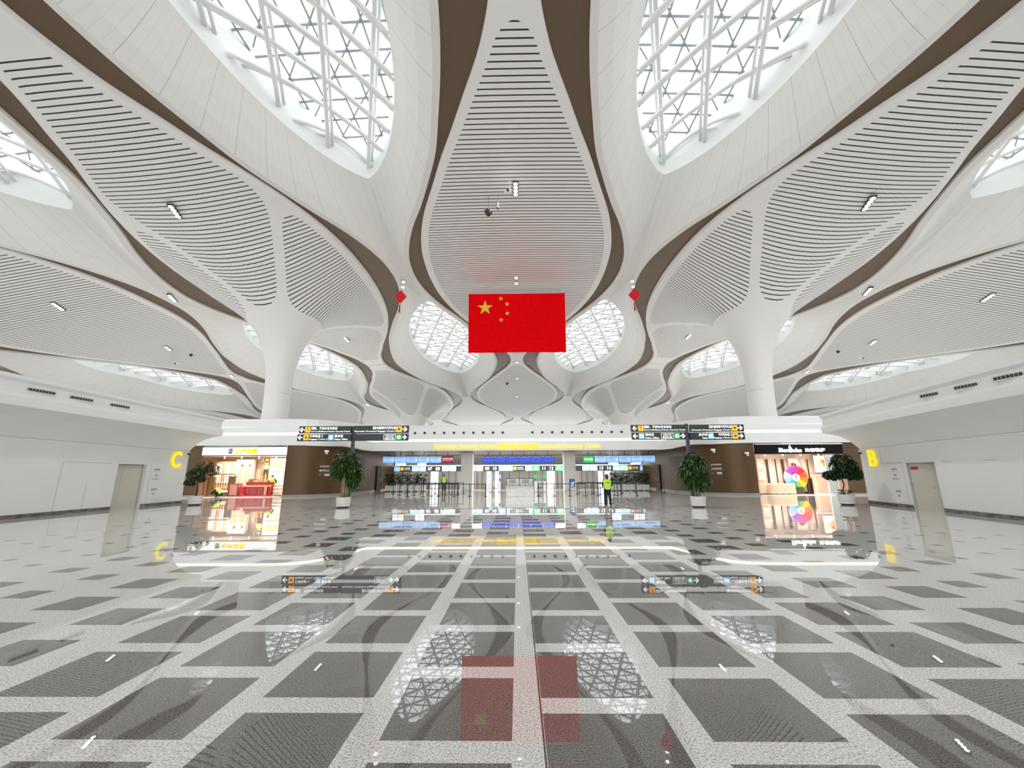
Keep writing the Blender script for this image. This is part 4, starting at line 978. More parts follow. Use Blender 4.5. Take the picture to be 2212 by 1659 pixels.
# ---------------------------------------------------------------- shops
M['warm'] = noisy('warm_wall', (.68, .46, .32), (.74, .54, .40), 2, .5); M['shopwhite'] = mat('shop_white', (.80, .78, .74), .4)
M['peach'] = mat('peach_panel', (.78, .50, .30), .45); M['wood'] = noisy('display_wood', (.20, .10, .03), (.30, .17, .06), 5, .4, stretch=(1, 1, .15))
M['olive'] = mat('olive_panel', (.17, .14, .03), .5); M['red'] = mat('counter_red', (.48, .012, .02), .3); M['shelf'] = mat('lit_shelf', (.85, .75, .62), .4, emit=(1, .86, .68), es=.9)
M['ivory'] = mat('ivory_cloth', (.72, .60, .42), .8); M['shopdark'] = mat('dark_wood', (.055, .04, .02), .4)
def shell(nm, x0, x1, sg):
    y0, y1, zt = 32.75, 35.5, 3.2
    b = MB(); b.add([(x0, y1, 0), (x1, y1, 0), (x1, y1, zt), (x0, y1, zt)], [(0, 1, 2, 3)]); b.add([(x0, y0, 0), (x0, y1, 0), (x0, y1, zt), (x0, y0, zt)], [(0, 1, 2, 3)]); b.add([(x1, y0, 0), (x1, y1, 0), (x1, y1, zt), (x1, y0, zt)], [(0, 1, 2, 3)])
    tag(b.build('wall_shop_inside_' + nm, M['warm'] if sg < 0 else mat('pink_wall', (.78, .64, .54), .5)), kind='structure')
    b = MB(); b.box(((x0 + x1) / 2, (y0 + y1) / 2, zt + .05), (x1 - x0 + .2, y1 - y0, .1)); tag(b.build('ceiling', M['shopwhite']), kind='structure')
    b = MB(); b.box(((x0 + x1) / 2, 32.62, .02), (x1 - x0, .3, .04)); tag(b.build('trim_%d' % (30 + (sg > 0)), M['rim']), kind='structure')
XL0, XL1 = -24.95, -18.35; XR0, XR1 = 18.55, 25.25
shell('left', -27.2, XL1, -1); shell('right', XR0, 27.4, 1)
def pbox(b, px0, px1, py0, py1, Y, dpt):
    a = at(px0, py0, Y); e = at(px1, py1, Y); b.box(((a.x + e.x) / 2, Y + dpt / 2, (a.z + e.z) / 2), (abs(e.x - a.x), dpt, abs(a.z - e.z))); return b
def thing_box(name, label, cat, px0, px1, py0, py1, Y, dpt, m, group=None):
    a = at(px0, py0, Y); e = at(px1, py1, Y); c = empty(name, ((a.x + e.x) / 2, Y, min(a.z, e.z))); tag(c, label, cat, group)
    b = MB(); b.box((0, dpt / 2, abs(a.z - e.z) / 2), (abs(e.x - a.x), dpt, abs(a.z - e.z))); b.build('body', m, c); return c, abs(e.x - a.x), abs(a.z - e.z)
# left shop: lit sign box
c = empty('shop_sign', ((XL0 + XL1) / 2, 32.5, 3.22)); tag(c, 'white ribbed lightbox sign with yellow Chinese characters over the left shop', 'shop sign')
sw = XL1 - XL0
b = MB(); b.box((0, .12, .31), (sw, .24, .62)); b.build('lightbox', mat('lightbox', (.9, .9, .86), .4, emit=(1, .98, .93), es=.95), c)
b = MB()
for i in range(44): b.box((-sw / 2 + .1 + i * (sw - .2) / 43, -.012, .31), (.05, .03, .54))
b.build('rib', mat('lightbox_rib', (.66, .64, .58), .4, emit=(.9, .86, .78), es=.55), c)
b = MB(); b.box((0, .1, -.03), (sw, .3, .05)); b.box((0, .1, .65), (sw, .3, .06)); b.build('sign_frame', M['dark'], c)
text('特产市集', .42, M['lit_yellow'], (-.72, -.03, .31), width=1.85, depth=.06, parent=c, name='letters', weight=.035)
b = MB(); b.box((-1.02, -.05, .31), (.30, .05, .40)); b.build('badge', mat('badge', (.30, .16, .20), .5), c, bevel=.04)
text('特', .2, M['shopwhite'], (-1.02, -.078, .31), align='CENTER', parent=c, name='badge_mark')
# its fittings
c, w_, h_ = thing_box('wall_cabinet', 'tall lit cabinet with peach panels at the back left of the left shop', 'cabinet', 466, 512, 997, 1062, 34.9, .4, M['peach'])
b = MB()
for x in (-.32, 0.02, .34): b.box((x * w_, -.02, h_ * .62), (w_ * .2, .03, h_ * .62))
for z in (.12, .3): b.box((0, -.03, h_ * z), (w_, .05, .05))
b.build('lit_panel', M['shelf'], c)
c, w_, h_ = thing_box('wall_cabinet', 'white cabinet with two small pictures and peach squares in the left shop', 'cabinet', 512, 541, 993, 1048, 34.8, .4, M['shopwhite'])
b = MB()
for x in (-.22, .24):
    for z in (.18, .38, .56): b.box((x * w_, -.015, h_ * z), (w_ * .36, .02, h_ * .14))
b.build('peach_square', M['peach'], c); b = MB(); b.lathe((-.12 * w_, -.02, h_ * .77), [(.12, -.01), (.12, .01)], 14, 'Y'); b.lathe((.33 * w_, -.02, h_ * .77), [(.10, -.01), (.10, .01)], 14, 'Y'); b.build('picture', mat('brown_picture', (.35, .16, .08), .5), c)
c, w_, h_ = thing_box('wall_cabinet', 'tall white shelf cabinet at the right end of the left shop', 'cabinet', 585, 611, 990, 1069, 34.6, .5, M['shopwhite'])
b = MB()
for z in (.1, .2, .28, .66): b.box((0, -.03, h_ * z), (w_, .08, .04))
b.build('shelf_board', M['shelf'], c); b = MB(); b.box((.0, -.03, h_ * .83), (w_ * .7, .02, h_ * .16)); b.build('peach_screen', M['peach'], c)
c, w_, h_ = thing_box('back_door', 'pale inner door behind the ladder in the left shop', 'door', 540, 559, 1014, 1058, 35.4, .06, mat('beige_door', (.72, .58, .44), .5))
b = MB(); b.box((0, -.02, h_ / 2), (w_ + .1, .03, .03)); b.box((w_ * .38, -.05, h_ * .45), (.03, .05, .12)); b.build('door_handle', M['steel'], c)
# rounded display frame with lattice
a0, a1 = at(437, 1075, 33.5), at(510, 1024, 33.5); c = empty('display_rack', ((a0.x + a1.x) / 2, 33.5, 0)); tag(c, 'low wooden display frame with rounded corners and grid in the left shop', 'display frame')
W2, Hh = (a1.x - a0.x) / 2, a1.z
def rrect(w, z0, z1, r, n=5):
    P_ = []
    for cx_, cz, a in ((w - r, z0 + r, -90), (w - r, z1 - r, 0), (-w + r, z1 - r, 90), (-w + r, z0 + r, 180)):
        for i in range(n + 1): q = math.radians(a + 90 * i / n); P_.append((cx_ + r * math.cos(q), 0, cz + r * math.sin(q)))
    return P_
b = MB(); pts = rrect(W2, .04, Hh, .22); b.tube(pts + pts[:2], .055, 8); b.build('frame', mat('bronze_tube', (.25, .17, .10), .35, .5), c, smooth=True)
b = MB(); b.box((-W2 * .62, .1, Hh * .47), (W2 * .5, .12, Hh * .8)); b.build('wood_panel', M['wood'], c)
b = MB(); b.box((W2 * .74, .1, Hh * .47), (W2 * .42, .12, Hh * .86)); b.box((W2 * .1, .1, Hh * .10), (W2 * 1.2, .14, Hh * .2)); b.build('olive_panel', M['olive'], c)
b = MB()
for i in range(6): b.box((-W2 * .3 + i * W2 * .16, .1, Hh * .55), (.025, .03, Hh * .8))
b.box((W2 * .1, .1, Hh * .38), (W2 * .95, .03, .025)); b.build('grid_bar', M['shopdark'], c)
b = MB(); b.box((W2 * .12, .12, Hh * .24), (W2 * .9, .2, .12)); b.build('white_shelf', M['shelf'], c)
# red counters
p = at(547, 1070, 33.3)
c = empty('sales_counter', (p.x, 33.3, 0)); tag(c, 'red sales counter with pale wooden top in the left shop', 'counter')
b = MB(); b.box((0, .25, .4), (2.3, .5, .76)); b.build('counter_body', M['red'], c, bevel=.02)
b = MB(); b.box((0, .22, .82), (2.35, .6, .12)); b.box((1.0, -.14, .42), (.18, .06, .8)); b.build('counter_top', mat('pale_wood', (.62, .42, .22), .4), c)
b = MB(); b.box((.1, .52, 1.0), (2.2, .1, .26)); b.build('back_ledge', mat('deep_red', (.25, .01, .015), .4), c)
b = MB(); 
for i in range(3): b.box((-.6 + i * .55, -.01, .42), (.5, .03, .6))
b.build('counter_drawer', mat('red_drawer', (.40, .008, .015), .25), c, bevel=.01)
p = at(517, 1070, 33.3); c = empty('display_counter', (at(547, 1070, 33.3).x - 1.6, 33.2, 0)); tag(c, 'red framed glass display counter at the left end of the red counter', 'counter')
b = MB()
for x in (-.35, .35):
    for y in (0, .5): b.box((x, y, .5), (.06, .06, 1.0))
for z in (.03, 1.0): b.box((0, .25, z), (.76, .56, .05))
b.build('counter_frame', M['red'], c); b = MB(); b.box((0, .25, .55), (.68, .46, .85)); b.build('display_case', mat('pink_goods', (.62, .30, .26), .4), c)
c = empty('red_hoop', (at(555, 1070, 33.0).x, 33.0, 0)); tag(c, 'curved red tube frame standing in front of the red counter', 'frame')
b = MB(); b.tube([(-1.35, 0, .9), (-1.4, 0, .45), (-1.3, 0, .16), (-1.05, 0, .06), (.6, 0, .06), (.95, 0, .14), (1.12, 0, .4), (1.15, 0, .95)], .06, 10); b.build('tube', M['red'], c, smooth=True)
c, w_, h_ = thing_box('cardboard_box', 'small brown box on the red counter', 'box', 537, 544, 1038.5, 1045, 33.82, .2, M['wood'])
c.location.z = 1.13
# stepladder
c = empty('stepladder', (at(567, 1070, 34.75).x, 34.75, 0)); tag(c, 'yellow stepladder the worker stands on in the left shop', 'ladder')
M['yel'] = mat('ladder_yellow', (.72, .36, .02), .45); HL = 1.85
for s in (-1, 1):
    b = MB(); b.tube([(s * .36, -.5, 0), (s * .16, -.05, HL)], .03, 6); b.build('leg', M['yel'], c)
    b = MB(); b.tube([(s * .36, .5, 0), (s * .16, .05, HL)], .03, 6); b.build('leg', M['yel'], c)
for i in range(1, 7):
    t = i / 7; b = MB(); b.box((0, -.5 + .45 * t, HL * t), (2 * (.36 - .2 * t), .09, .035)); b.build('step', M['yel'], c)
b = MB(); b.box((0, 0, HL), (.4, .2, .05)); b.build('top_cap', M['yel'], c)
# right shop: black sign
c = empty('shop_sign', ((XR0 + XR1) / 2, 32.5, 3.12)); tag(c, 'black shop sign with glowing white lettering over the right shop', 'shop sign'); sw = XR1 - XR0
b = MB(); b.box((0, .12, .35), (sw, .24, .74)); b.build('sign_board', mat('gloss_black', (.006, .006, .006), .6, spec=.15), c)
b = MB(); b.box((0, -.03, .74), (sw, .06, .03)); b.build('top_light', M['lit_white'], c)
M['sgn'] = mat('sign_glow', (1, 1, 1), .5, emit=(1, 1, 1), es=1.6)
text('Biem', .34, M['sgn'], (-1.62, -.02, .28), width=.86, depth=.05, parent=c, name='letters', weight=.012, shear=.1)
text('lofen', .34, M['sgn'], (-.64, -.02, .27), width=.78, depth=.05, parent=c, name='letters', weight=.012, shear=.1)
b = MB(); b.lathe((-.73, -.05, 0), [(.02, .08), (.06, .15), (.05, .3), (.09, .45), (.06, .58), (.01, .66)], 12); b.build('pin_emblem', M['sgn'], c)
text('比音勒芬', .30, M['sgn'], (.42, -.02, .27), width=1.55, depth=.05, parent=c, name='letters', weight=.03)
# its fittings
M['pink'] = mat('pinkish_panel', (.78, .58, .46), .45)
def shelfunit(px0, px1, py0, py1, Y, label, zs):
    c, w_, h_ = thing_box('wall_shelf', label, 'shelf', px0, px1, py0, py1, Y, .1, M['pink']); b = MB()
    for z in zs: b.box((0, -.14, h_ * z), (w_ * .9, .28, .05))
    b.build('shelf_board', M['shelf'], c)
shelfunit(1634, 1657, 990, 1062, 35.3, 'pink-lit clothes shelf at the left of the right shop', (.36, .70))
for i, (a, e) in enumerate(((1658, 1664), (1675, 1684), (1692, 1698), (1744, 1754))):
    thing_box('dark_wall_strip', '%s dark wooden wall strip from the left in the right shop' % ORD[i], 'wall strip', a, e, 992, 1058, 35.3, .15, M['shopdark'], 'dark strips in the right shop')
c, w_, h_ = thing_box('wall_picture', 'white wall picture with orange leaves behind the colourful wheel', 'picture', 1702, 1732, 990, 1052, 35.25, .08, M['shopwhite'])
b = MB(); b.box((0, -.02, h_ * .72), (w_ * .5, .02, h_ * .2)); b.build('dark_frame', M['shopdark'], c); b = MB()
random.seed(9)
for i in range(26): leaf(b, Vector((random.uniform(-.35, .3) * w_, -.05, h_ * random.uniform(.38, .8))), (random.uniform(-1, 1), -.1, random.uniform(-.2, 1)), .4, .14, .1)
b.build('orange_leaf', mat('orange_leaf', (.80, .30, .03), .5), c)
thing_box('display_column', 'tall pale display column right of the wheel in the right shop', 'display column', 1733, 1743, 992, 1062, 34.9, .3, M['pink'])
c, w_, h_ = thing_box('wall_picture', 'pale wall picture with an orange spray at the right of the right shop', 'picture', 1757, 1797, 984, 1020, 34.9, .08, M['shopwhite'])
b = MB(); random.seed(4); b.box((-.1, -.02, h_ * .6), (w_ * .6, .02, h_ * .35)); b.build('beige_panel', M['peach'], c); b = MB()
for i in range(30): leaf(b, Vector((w_ * random.uniform(.0, .42), -.06, h_ * random.uniform(.5, .85))), (random.uniform(-1, 1), -.1, random.uniform(-1, .8)), .3, .09, .2)
b.build('orange_spray', bpy.data.materials['orange_leaf'], c)
c, w_, h_ = thing_box('clothes_counter', 'pale striped display cabinet at the right of the right shop', 'cabinet', 1762, 1800, 1027, 1068, 34.2, .5, M['pink'])
b = MB()
for i in range(7): b.box((-w_ / 2 + w_ * (i + .5) / 7, -.012, h_ * .42), (w_ / 7 * .5, .02, h_ * .7))
b.build('stripe', M['warm'], c); b = MB(); b.box((0, .25, h_ + .02), (w_ + .1, .7, .05)); b.box((0, 0, .03), (w_, .05, .06)); b.build('counter_top', M['shelf'], c)
c, w_, h_ = thing_box('dark_cabinet', 'dark cabinet between the wheel and the striped cabinet', 'cabinet', 1742, 1761, 1033, 1067, 34.9, .4, M['shopdark'])
b = MB(); b.box((0, -.02, h_ * .5), (.02, .02, h_ * .9)); b.build('door_gap', M['black'], c)
for x0_, x1_, yy, nm in ((1644, 1665, 34.2, 'short cloth-covered table at the left of the right shop'), (1669, 1718, 33.6, 'long cloth-covered table in front of the wheel in the right shop')):
    a, e = at(x0_, 1068, yy), at(x1_, 1046, yy); w_ = e.x - a.x; c = empty('covered_table', ((a.x + e.x) / 2, yy, 0)); tag(c, nm, 'table')
    b = MB(); n = 26; vs = []; prof = [(.0, .82), (.98, .84), (1.0, .78), (1.01, .45), (1.04, .06)]
    for r, z in prof:
        for i in range(n * 2):
            a_ = 2 * math.pi * i / (n * 2); ca, sa = math.cos(a_), math.sin(a_); q = max(abs(ca), abs(sa)) ** .9
            rr = r * (1 + (.03 * math.sin(i * 2.3) if z < .7 else 0)); vs.append((ca / q * w_ / 2 * rr, .35 + sa / q * .4 * rr, z + .02 * math.sin(i * 1.7)))
    m_ = n * 2; b.add(vs, [(j * m_ + i, j * m_ + (i + 1) % m_, (j + 1) * m_ + (i + 1) % m_, (j + 1) * m_ + i) for j in range(4) for i in range(m_)]); b.build('cloth', M['ivory'], c, smooth=True)
    b = MB(); b.box((0, .35, .4), (w_ * .9, .7, .78)); b.build('table_frame', M['shopdark'], c)
# rainbow wheel
p = at(1718, 1031, 34.75); c = empty('rainbow_wheel', (p.x, 34.75, p.z)); tag(c, 'round rainbow wheel of small flowers with a letter T in the right shop', 'decoration')
cols = [(.75, .02, .03), (.85, .09, .01), (.9, .2, .01), (.85, .5, .01), (.2, .45, .05), (.03, .35, .25), (.08, .35, .6), (.25, .5, .75), (.4, .45, .75), (.3, .06, .45), (.35, .03, .35), (.55, .02, .18)]
n = len(cols)
for k, col in enumerate(cols):
    b = MB(); a0 = math.radians(60) - k * 2 * math.pi / n
    for ri, r in enumerate((.38, .54, .70, .85)):
        cnt = 2 + (ri > 1)
        for q in range(cnt):
            a = a0 - (q + .5) / cnt * 2 * math.pi / n; b.lathe((r * math.cos(a), -.02 * ri, r * math.sin(a)), [(.105, 0), (.085, -.07), (.03, -.05)], 7, 'Y')
    b.build('flower_segment', mat('petal_%d' % k, col, .5), c)
b = MB(); b.lathe((0, 0, 0), [(.9, .02), (.9, .07)], 40, 'Y'); b.build('wheel_back', M['shopwhite'], c)
b = MB(); b.lathe((.02, -.02, -.02), [(.3, 0), (.3, -.06)], 30, 'Y'); b.build('wheel_hub', mat('hub_pink', (.82, .62, .52), .5), c)
text('T', .3, M['red'], (.02, -.09, -.02), align='CENTER', parent=c, name='letter')
b = MB(); b.tube([(0, .1, -.8), (0, .1, -p.z)], .05, 8); b.box((0, .1, -p.z + .02), (.8, .6, .04)); b.box((-.0, .1, -p.z + .3), (.75, .5, .5)); b.build('wheel_stand', M['shopdark'], c)
c = empty('glass_door_frame', (at(1806, 1070, 32.9).x, 32.95, 0)); tag(c, 'white framed glass panel at the right end of the right shop', 'glass panel')
b = MB()
for x in (-.38, .38): b.box((x, 0, 1.55), (.07, .08, 3.1))
b.box((0, 0, 3.05), (.8, .08, .08)); b.build('frame', M['shopwhite'], c); b = MB(); b.box((0, .02, 1.55), (.7, .02, 2.95)); b.build('glass_pane', M['glass'], c); b = MB(); b.box((.04, .15, 1.55), (.66, .04, 2.9)); b.build('blind', mat('grey_blind', (.5, .5, .47), .6), c)
for s, sd in ((-1, 'left'), (1, 'right')):
    xs = (-23.6, -22.2, -20.8, -19.4) if s < 0 else (19.6, 21.0, 22.4, 23.8)
    for i, x in enumerate(xs):
        c = empty('track_spotlight', (x, 33.2, 3.2)); tag(c, '%s small spotlight from the left on the %s shop ceiling' % (ORD[i], sd), 'spotlight', 'spotlights in the %s shop' % sd)
        b = MB(); b.lathe((0, 0, 0), [(.05, -.2), (.06, -.06), (.02, -.04), (.02, 0)], 12); b.build('lamp_body', M['shopwhite'], c); b = MB(); b.lathe((0, 0, 0), [(.045, -.215), (.045, -.2)], 12); b.build('lamp', M['lamp'], c)
# small wall notices and cameras on the bronze walls
def bronze_notice(px0, px1, Y, rows, label):
    a = at(px0, 1000, Y); e = at(px1, 1000, Y); c = empty('wall_notice', ((a.x + e.x) / 2, Y, 2.0)); tag(c, label, 'wall notice'); W_ = e.x - a.x
    b = MB()
    for x, z, w2, h2 in rows: b.box((x * W_, 0, z), (w2 * W_, .012, h2))
    b.build('white_print', M['paleprint2'], c)
M['paleprint2'] = mat('white_print', (.6, .6, .58), .5)
R3 = [(-.36, .32, .12, .08), (.1, .34, .7, .05), (.1, .26, .7, .015), (-.36, .0, .14, .14), (.1, .03, .7, .06), (.1, -.08, .7, .02), (-.36, -.33, .1, .03), (.22, -.3, .45, .09), (.22, -.4, .42, .04)]
bronze_notice(690, 716, 32.72, R3, 'small white printed notice on the left bronze wall by the potted tree')
bronze_notice(1534, 1559, 32.72, R3, 'small white printed notice on the right bronze wall by the potted tree')
for px, py, Y, nm in ((705, 976, 32.75, 'white camera pair on the left bronze wall above the notice'), (1541, 973, 32.75, 'white camera pair on the right bronze wall above the notice'), (1614, 980, 32.6, 'single white camera on the right bronze wall beside the black sign')):
    p = at(px, py, Y - .15); c = empty('wall_camera', p); tag(c, nm, 'camera')
    b = MB(); b.box((0, .05, .05), (.3, .16, .16)); b.build('camera_body', M['white'], c, bevel=.02); b = MB(); b.lathe((.03, 0, -.1), [(.03, -.09), (.09, -.05), (.1, .04)], 12); b.build('camera_dome', M['shopwhite'], c, smooth=True)
for s, px, nm in ((-1, 816, 'left'), (1, 1429, 'right')):
    Y = 44.5; p = at(px, 1040, Y); c = empty('side_door', ((-14.9 if s < 0 else 14.9), Y, 0)); tag(c, 'narrow black door in the %s side wall of the lanes' % nm, 'door')
    b = MB(); b.box((-s * .12, 0, 1.3), (.12, 1.3, 2.6)); b.build('door_leaf', M['black'], c); b = MB(); b.box((-s * .2, .4, 1.2), (.04, .04, .3)); b.build('door_handle', M['steel'], c)

# ---------------------------------------------------------------- people
M['skin'] = mat('skin', (.50, .30, .20), .55); M['hair'] = mat('hair_brown', (.045, .018, .01), .6); M['navy'] = mat('dark_cloth', (.012, .012, .018), .8)
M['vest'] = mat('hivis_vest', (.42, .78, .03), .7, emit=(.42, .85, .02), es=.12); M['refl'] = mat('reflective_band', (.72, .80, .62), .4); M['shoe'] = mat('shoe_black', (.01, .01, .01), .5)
M['helmet'] = mat('helmet_yellow', (.70, .36, .03), .35); M['greyc'] = mat('grey_trousers', (.10, .10, .11), .8)
def skin(name, J, E_, m, parent, root, sub=1):
    ks = list(J); me = bpy.data.meshes.new(name); me.from_pydata([J[k][:3] for k in ks], [(ks.index(a), ks.index(b_)) for a, b_ in E_], [])
    o = bpy.data.objects.new(name, me); COL.objects.link(o); md = o.modifiers.new('skin', 'SKIN'); md.use_smooth_shade = True
    if not me.skin_vertices: return o
    for i, k in enumerate(ks):
        r = J[k][3]; me.skin_vertices[0].data[i].radius = (r, r if len(J[k]) < 5 else J[k][4]); me.skin_vertices[0].data[i].use_root = (k == root)
    sb = o.modifiers.new('sub', 'SUBSURF'); sb.levels = sub; sb.render_levels = sub
    dg = bpy.context.evaluated_depsgraph_get(); dg.update(); m2 = bpy.data.meshes.new_from_object(o.evaluated_get(dg)); m2.name = name
    o.modifiers.clear(); o.data = m2; bpy.data.meshes.remove(me); m2.materials.clear(); m2.materials.append(m); o.parent = parent
    return o
STAND = {'pelvis': (0, 0, .93, .12, .09), 'spine': (0, 0, 1.12, .115, .085), 'chest': (0, 0, 1.32, .13, .10), 'neck': (0, .0, 1.455, .05), 'head': (0, -.01, 1.54, .07), 'crown': (0, 0, 1.63, .075),
         'shoL': (.165, 0, 1.39, .055), 'elbL': (.225, .03, 1.12, .040), 'wriL': (.235, -.03, .89, .027), 'palL': (.238, -.045, .82, .03), 'shoR': (-.165, 0, 1.39, .055), 'elbR': (-.225, .03, 1.12, .040), 'wriR': (-.235, -.03, .89, .027), 'palR': (-.238, -.045, .82, .03),
         'hipL': (.085, 0, .88, .085), 'kneL': (.10, -.015, .49, .058), 'ankL': (.105, .02, .09, .04), 'toeL': (.11, -.13, .035, .034), 'hipR': (-.085, 0, .88, .085), 'kneR': (-.10, -.015, .49, .058), 'ankR': (-.105, .02, .09, .04), 'toeR': (-.11, -.13, .035, .034)}
EDG = [('pelvis', 'spine'), ('spine', 'chest'), ('chest', 'neck'), ('neck', 'head'), ('head', 'crown')] + [e for s in 'LR' for e in (('chest', 'sho' + s), ('sho' + s, 'elb' + s), ('elb' + s, 'wri' + s), ('wri' + s, 'pal' + s), ('pelvis', 'hip' + s), ('hip' + s, 'kne' + s), ('kne' + s, 'ank' + s), ('ank' + s, 'toe' + s))]
def person(label, loc, rz, pose=None, scale=1.0, trousers='navy', shirt='navy', vest=True, hat=None, name='person', longhair=False, vest_text=False, sleeves=True):
    J = {k: list(v) for k, v in STAND.items()}
    for k, v in (pose or {}).items(): J[k][:3] = v
    c = empty(name, loc, rz); c.scale = (scale,) * 3; tag(c, label, 'person')
    B_ = dict(J); E2 = list(EDG)
    for s in 'LR':   # five fingers from the palm
        pw, pp = Vector(J['wri' + s][:3]), Vector(J['pal' + s][:3]); d = (pp - pw).normalized(); side = d.cross(Vector((1, 0, 0)) if abs(d.x) < .8 else Vector((0, 0, 1))).normalized()
        for i, (o, L) in enumerate(((-.030, .062), (-.010, .075), (.010, .07), (.028, .055), (-.045, .03))):
            k = 'f%s%d' % (s, i); q = pp + d * (L * .5 if i < 4 else 0) + side * o * 1.05; e = pp + d * L + side * o * 1.2 + Vector((0, -.01, 0))
            B_[k + 'a'] = (*q, .0095); B_[k + 'b'] = (*e, .0085); E2 += [('pal' + s, k + 'a'), (k + 'a', k + 'b')]
    skin('body', B_, E2, M['skin'], c, 'pelvis', 2)
    T = {k: [*J[k][:3], J[k][3] + (.022 if k[:3] != 'ank' else .03)] for k in ('pelvis', 'hipL', 'kneL', 'ankL', 'hipR', 'kneR', 'ankR')}
    skin('trousers', T, [('pelvis', 'hipL'), ('hipL', 'kneL'), ('kneL', 'ankL'), ('pelvis', 'hipR'), ('hipR', 'kneR'), ('kneR', 'ankR')], M[trousers], c, 'pelvis')
    T = {k: [*J[k][:3], J[k][3] + (.018 if k != 'neck' else .006)] for k in ('pelvis', 'spine', 'chest', 'neck', 'shoL', 'elbL', 'wriL', 'shoR', 'elbR', 'wriR')}
    skin('shirt', T, [('pelvis', 'spine'), ('spine', 'chest'), ('chest', 'neck')] + [e for s in 'LR' for e in (('chest', 'sho' + s), ('sho' + s, 'elb' + s), ('elb' + s, 'wri' + s))], M[shirt], c, 'pelvis')
    for s in 'LR':
        a, t = Vector(J['ank' + s][:3]), Vector(J['toe' + s][:3])
        skin('shoe', {'a': (*(a - Vector((0, 0, .035))), .052), 't': (*t, .045)}, [('a', 't')], M['shoe'], c, 'a')
    pts = [Vector(J[k][:3]) for k in ('pelvis', 'spine', 'chest', 'neck')]
    def ring(t):
        t *= 3; i = min(int(t), 2); return pts[i].lerp(pts[i + 1], t - i)
    def loft(t0, t1, grow, m, nm, n=8):
        b = MB(); K = 28; vs = []
        for j in range(n + 1):
            t = t0 + (t1 - t0) * j / n; p = ring(t); d = (ring(min(1, t + .05)) - ring(max(0, t - .05))).normalized(); a = Vector((1, 0, 0)); bb = d.cross(a).normalized()
            rx = interp([(-.2, .205), (0, .2), (.33, .185), (.66, .215), (.86, .20), (1, .09)], t) + grow; ry = interp([(0, .15), (.33, .135), (.66, .145), (.86, .12), (1, .07)], t) + grow
            if t < 0: p = pts[0] + (pts[0] - pts[1]) * (-t * 1.3)
            for i in range(K):
                q = 2 * math.pi * i / K; vs.append(p + a * rx * math.cos(q) + bb * ry * math.sin(q))
        b.add(vs, [(j * K + i, j * K + (i + 1) % K, (j + 1) * K + (i + 1) % K, (j + 1) * K + i) for j in range(n) for i in range(K)]); return b.build(nm, m, c, smooth=True)
    if vest:
        v = loft(-.12, .98, .012, M['vest'], 'vest', 14)
        for t in (.05, .30): r_ = loft(t, t + .07, .018, M['refl'], 'reflective_band', 2); r_.parent = v
        if vest_text: o = text('民航机场', .045, M['navy'], (0, .172, 1.27), rz=math.pi, align='CENTER', parent=v, name='vest_letters', weight=.02)
    hd, cr = Vector(J['head'][:3]), Vector(J['crown'][:3]); up = (cr - hd).normalized(); fwd = Vector((0, -1, 0)); fwd = (fwd - up * fwd.dot(up)).normalized()
    ctr = hd.lerp(cr, .55)
    b = MB(); vs = []
    K = 16
    for j in range(9):
        ph = math.pi * j / 8 * .62
        for i in range(K):
            q = 2 * math.pi * i / K; rr = .098 * math.sin(ph); v = up * (.108 * math.cos(ph)) + Vector((1, 0, 0)) * rr * math.cos(q) * .9 - fwd * rr * math.sin(q) 
            if math.sin(q) < -.2 and ph > .9: v = up * (.108 * math.cos(.9)) + Vector((1, 0, 0)) * .075 * math.cos(q) + fwd * .08
            vs.append(ctr + up * .015 + v)
    b.add(vs, [(j * K + i, j * K + (i + 1) % K, (j + 1) * K + (i + 1) % K, (j + 1) * K + i) for j in range(8) for i in range(K)]); b.build('hair', M['hair'], c, smooth=True)
    if longhair: b = MB(); b.lathe(ctr - up * .02 - fwd * .045, [(.03, -.17), (.07, -.12), (.085, 0), (.07, .06)], 14); b.build('hair_tail', M['hair'], c, smooth=True)
    b = MB()
    for s in (-1, 1): b.lathe(ctr + fwd * .082 + Vector((s * .03, 0, 0)) - up * .005, [(.008, -.004), (.011, 0), (.008, .004)], 8, 'Y')
    b.build('eyes', M['black'], c)
    b = MB(); b.tube([ctr + fwd * .085 + up * .0, ctr + fwd * .107 - up * .03, ctr + fwd * .088 - up * .035], [.007, .012, .008], 6)
    for s in (-1, 1): b.lathe(ctr + Vector((s * .083, 0, 0)) - up * .01, [(.012, -.025), (.016, 0), (.012, .025)], 8)
    b.build('nose_and_ears', M['skin'], c); b = MB(); b.box(ctr + fwd * .085 - up * .06, (.04, .008, .008)); b.build('mouth', mat('lip', (.32, .10, .08), .5), c)
    if hat: b = MB(); b.lathe(ctr + up * .02, [(.135, .0), (.125, .02), (.118, .05), (.10, .10), (.06, .13), (.01, .14)], 20); b.build('helmet', M[hat], c, smooth=True)
    return c
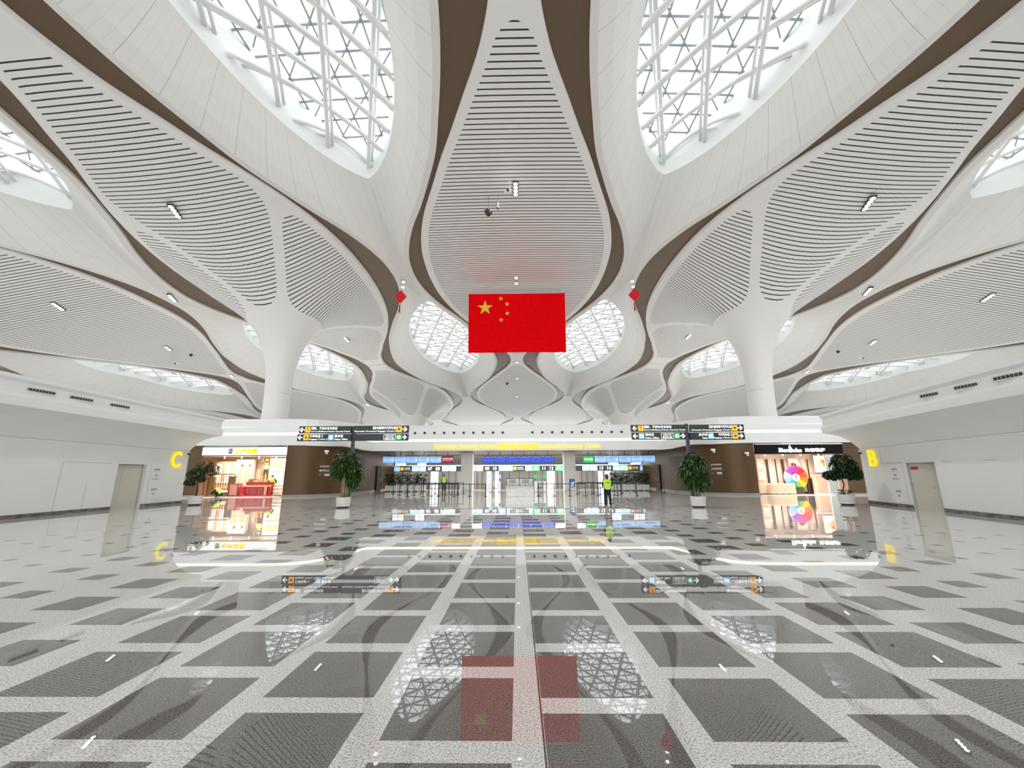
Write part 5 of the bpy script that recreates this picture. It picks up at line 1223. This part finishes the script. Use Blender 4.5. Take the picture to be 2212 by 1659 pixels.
person('person in a bright green vest and black trousers, seen from behind, standing before the lanes', (4.50, 21.3, 0), math.pi, {'ankL': (.13, .02, .09), 'ankR': (-.13, .02, .09), 'toeL': (.15, -.13, .035), 'toeR': (-.15, -.13, .035), 'kneL': (.115, -.01, .49), 'kneR': (-.115, -.01, .49),
       'elbL': (.24, -.02, 1.14), 'wriL': (.17, -.2, 1.02), 'palL': (.10, -.24, 1.02), 'elbR': (-.24, -.02, 1.14), 'wriR': (-.2, -.2, 1.02), 'palR': (-.13, -.24, 1.04)}, .95, vest_text=True, longhair=True)
pl = at(576, 1035, 35.6)
person('person in a green vest and yellow helmet reaching up from the stepladder', (at(573, 1035, 34.7).x, 34.66, 1.22), math.pi + .5, {'elbL': (.34, -.2, 1.55), 'wriL': (.30, -.35, 1.78), 'palL': (.29, -.38, 1.84), 'elbR': (-.35, -.25, 1.42), 'wriR': (-.42, -.48, 1.48), 'palR': (-.44, -.54, 1.5), 'chest': (0, -.06, 1.32), 'neck': (0, -.08, 1.45), 'head': (0, -.1, 1.53), 'crown': (0, -.09, 1.62),
       'kneL': (.12, -.1, .52)}, 1.0, trousers='greyc', shirt='greyc', hat='helmet')
person('person in a pale vest with hands on hips behind the red counter', (at(586, 1060, 34.3).x, 34.25, 0), 0, {'elbL': (.36, .08, 1.14), 'wriL': (.2, -.02, .98), 'palL': (.15, -.05, .96), 'elbR': (-.36, .08, 1.14), 'wriR': (-.2, -.02, .98), 'palR': (-.15, -.05, .96)}, .98)
person('person in a green vest crouching at the foot of the wooden display frame', (at(475, 1072, 32.6).x, 32.45, 0), -1.2, {'pelvis': (0, .12, .30), 'spine': (0, .02, .46), 'chest': (0, -.14, .58), 'neck': (0, -.27, .63), 'head': (0, -.35, .65), 'crown': (0, -.43, .68), 'shoL': (.165, -.16, .60), 'shoR': (-.165, -.16, .60),
       'elbL': (.2, -.38, .42), 'wriL': (.14, -.52, .22), 'palL': (.12, -.57, .16), 'elbR': (-.2, -.36, .42), 'wriR': (-.14, -.5, .22), 'palR': (-.12, -.55, .16), 'hipL': (.09, .1, .28), 'kneL': (.17, -.26, .42), 'ankL': (.13, -.06, .09), 'toeL': (.15, -.2, .035), 'hipR': (-.09, .1, .28), 'kneR': (-.17, -.26, .42), 'ankR': (-.13, -.06, .09), 'toeR': (-.15, -.2, .035)})
person('distant person in a pale green vest among the stanchions left of the pillar', (at(960, 1060, 41).x, 40.6, 0), .1, None, .98)
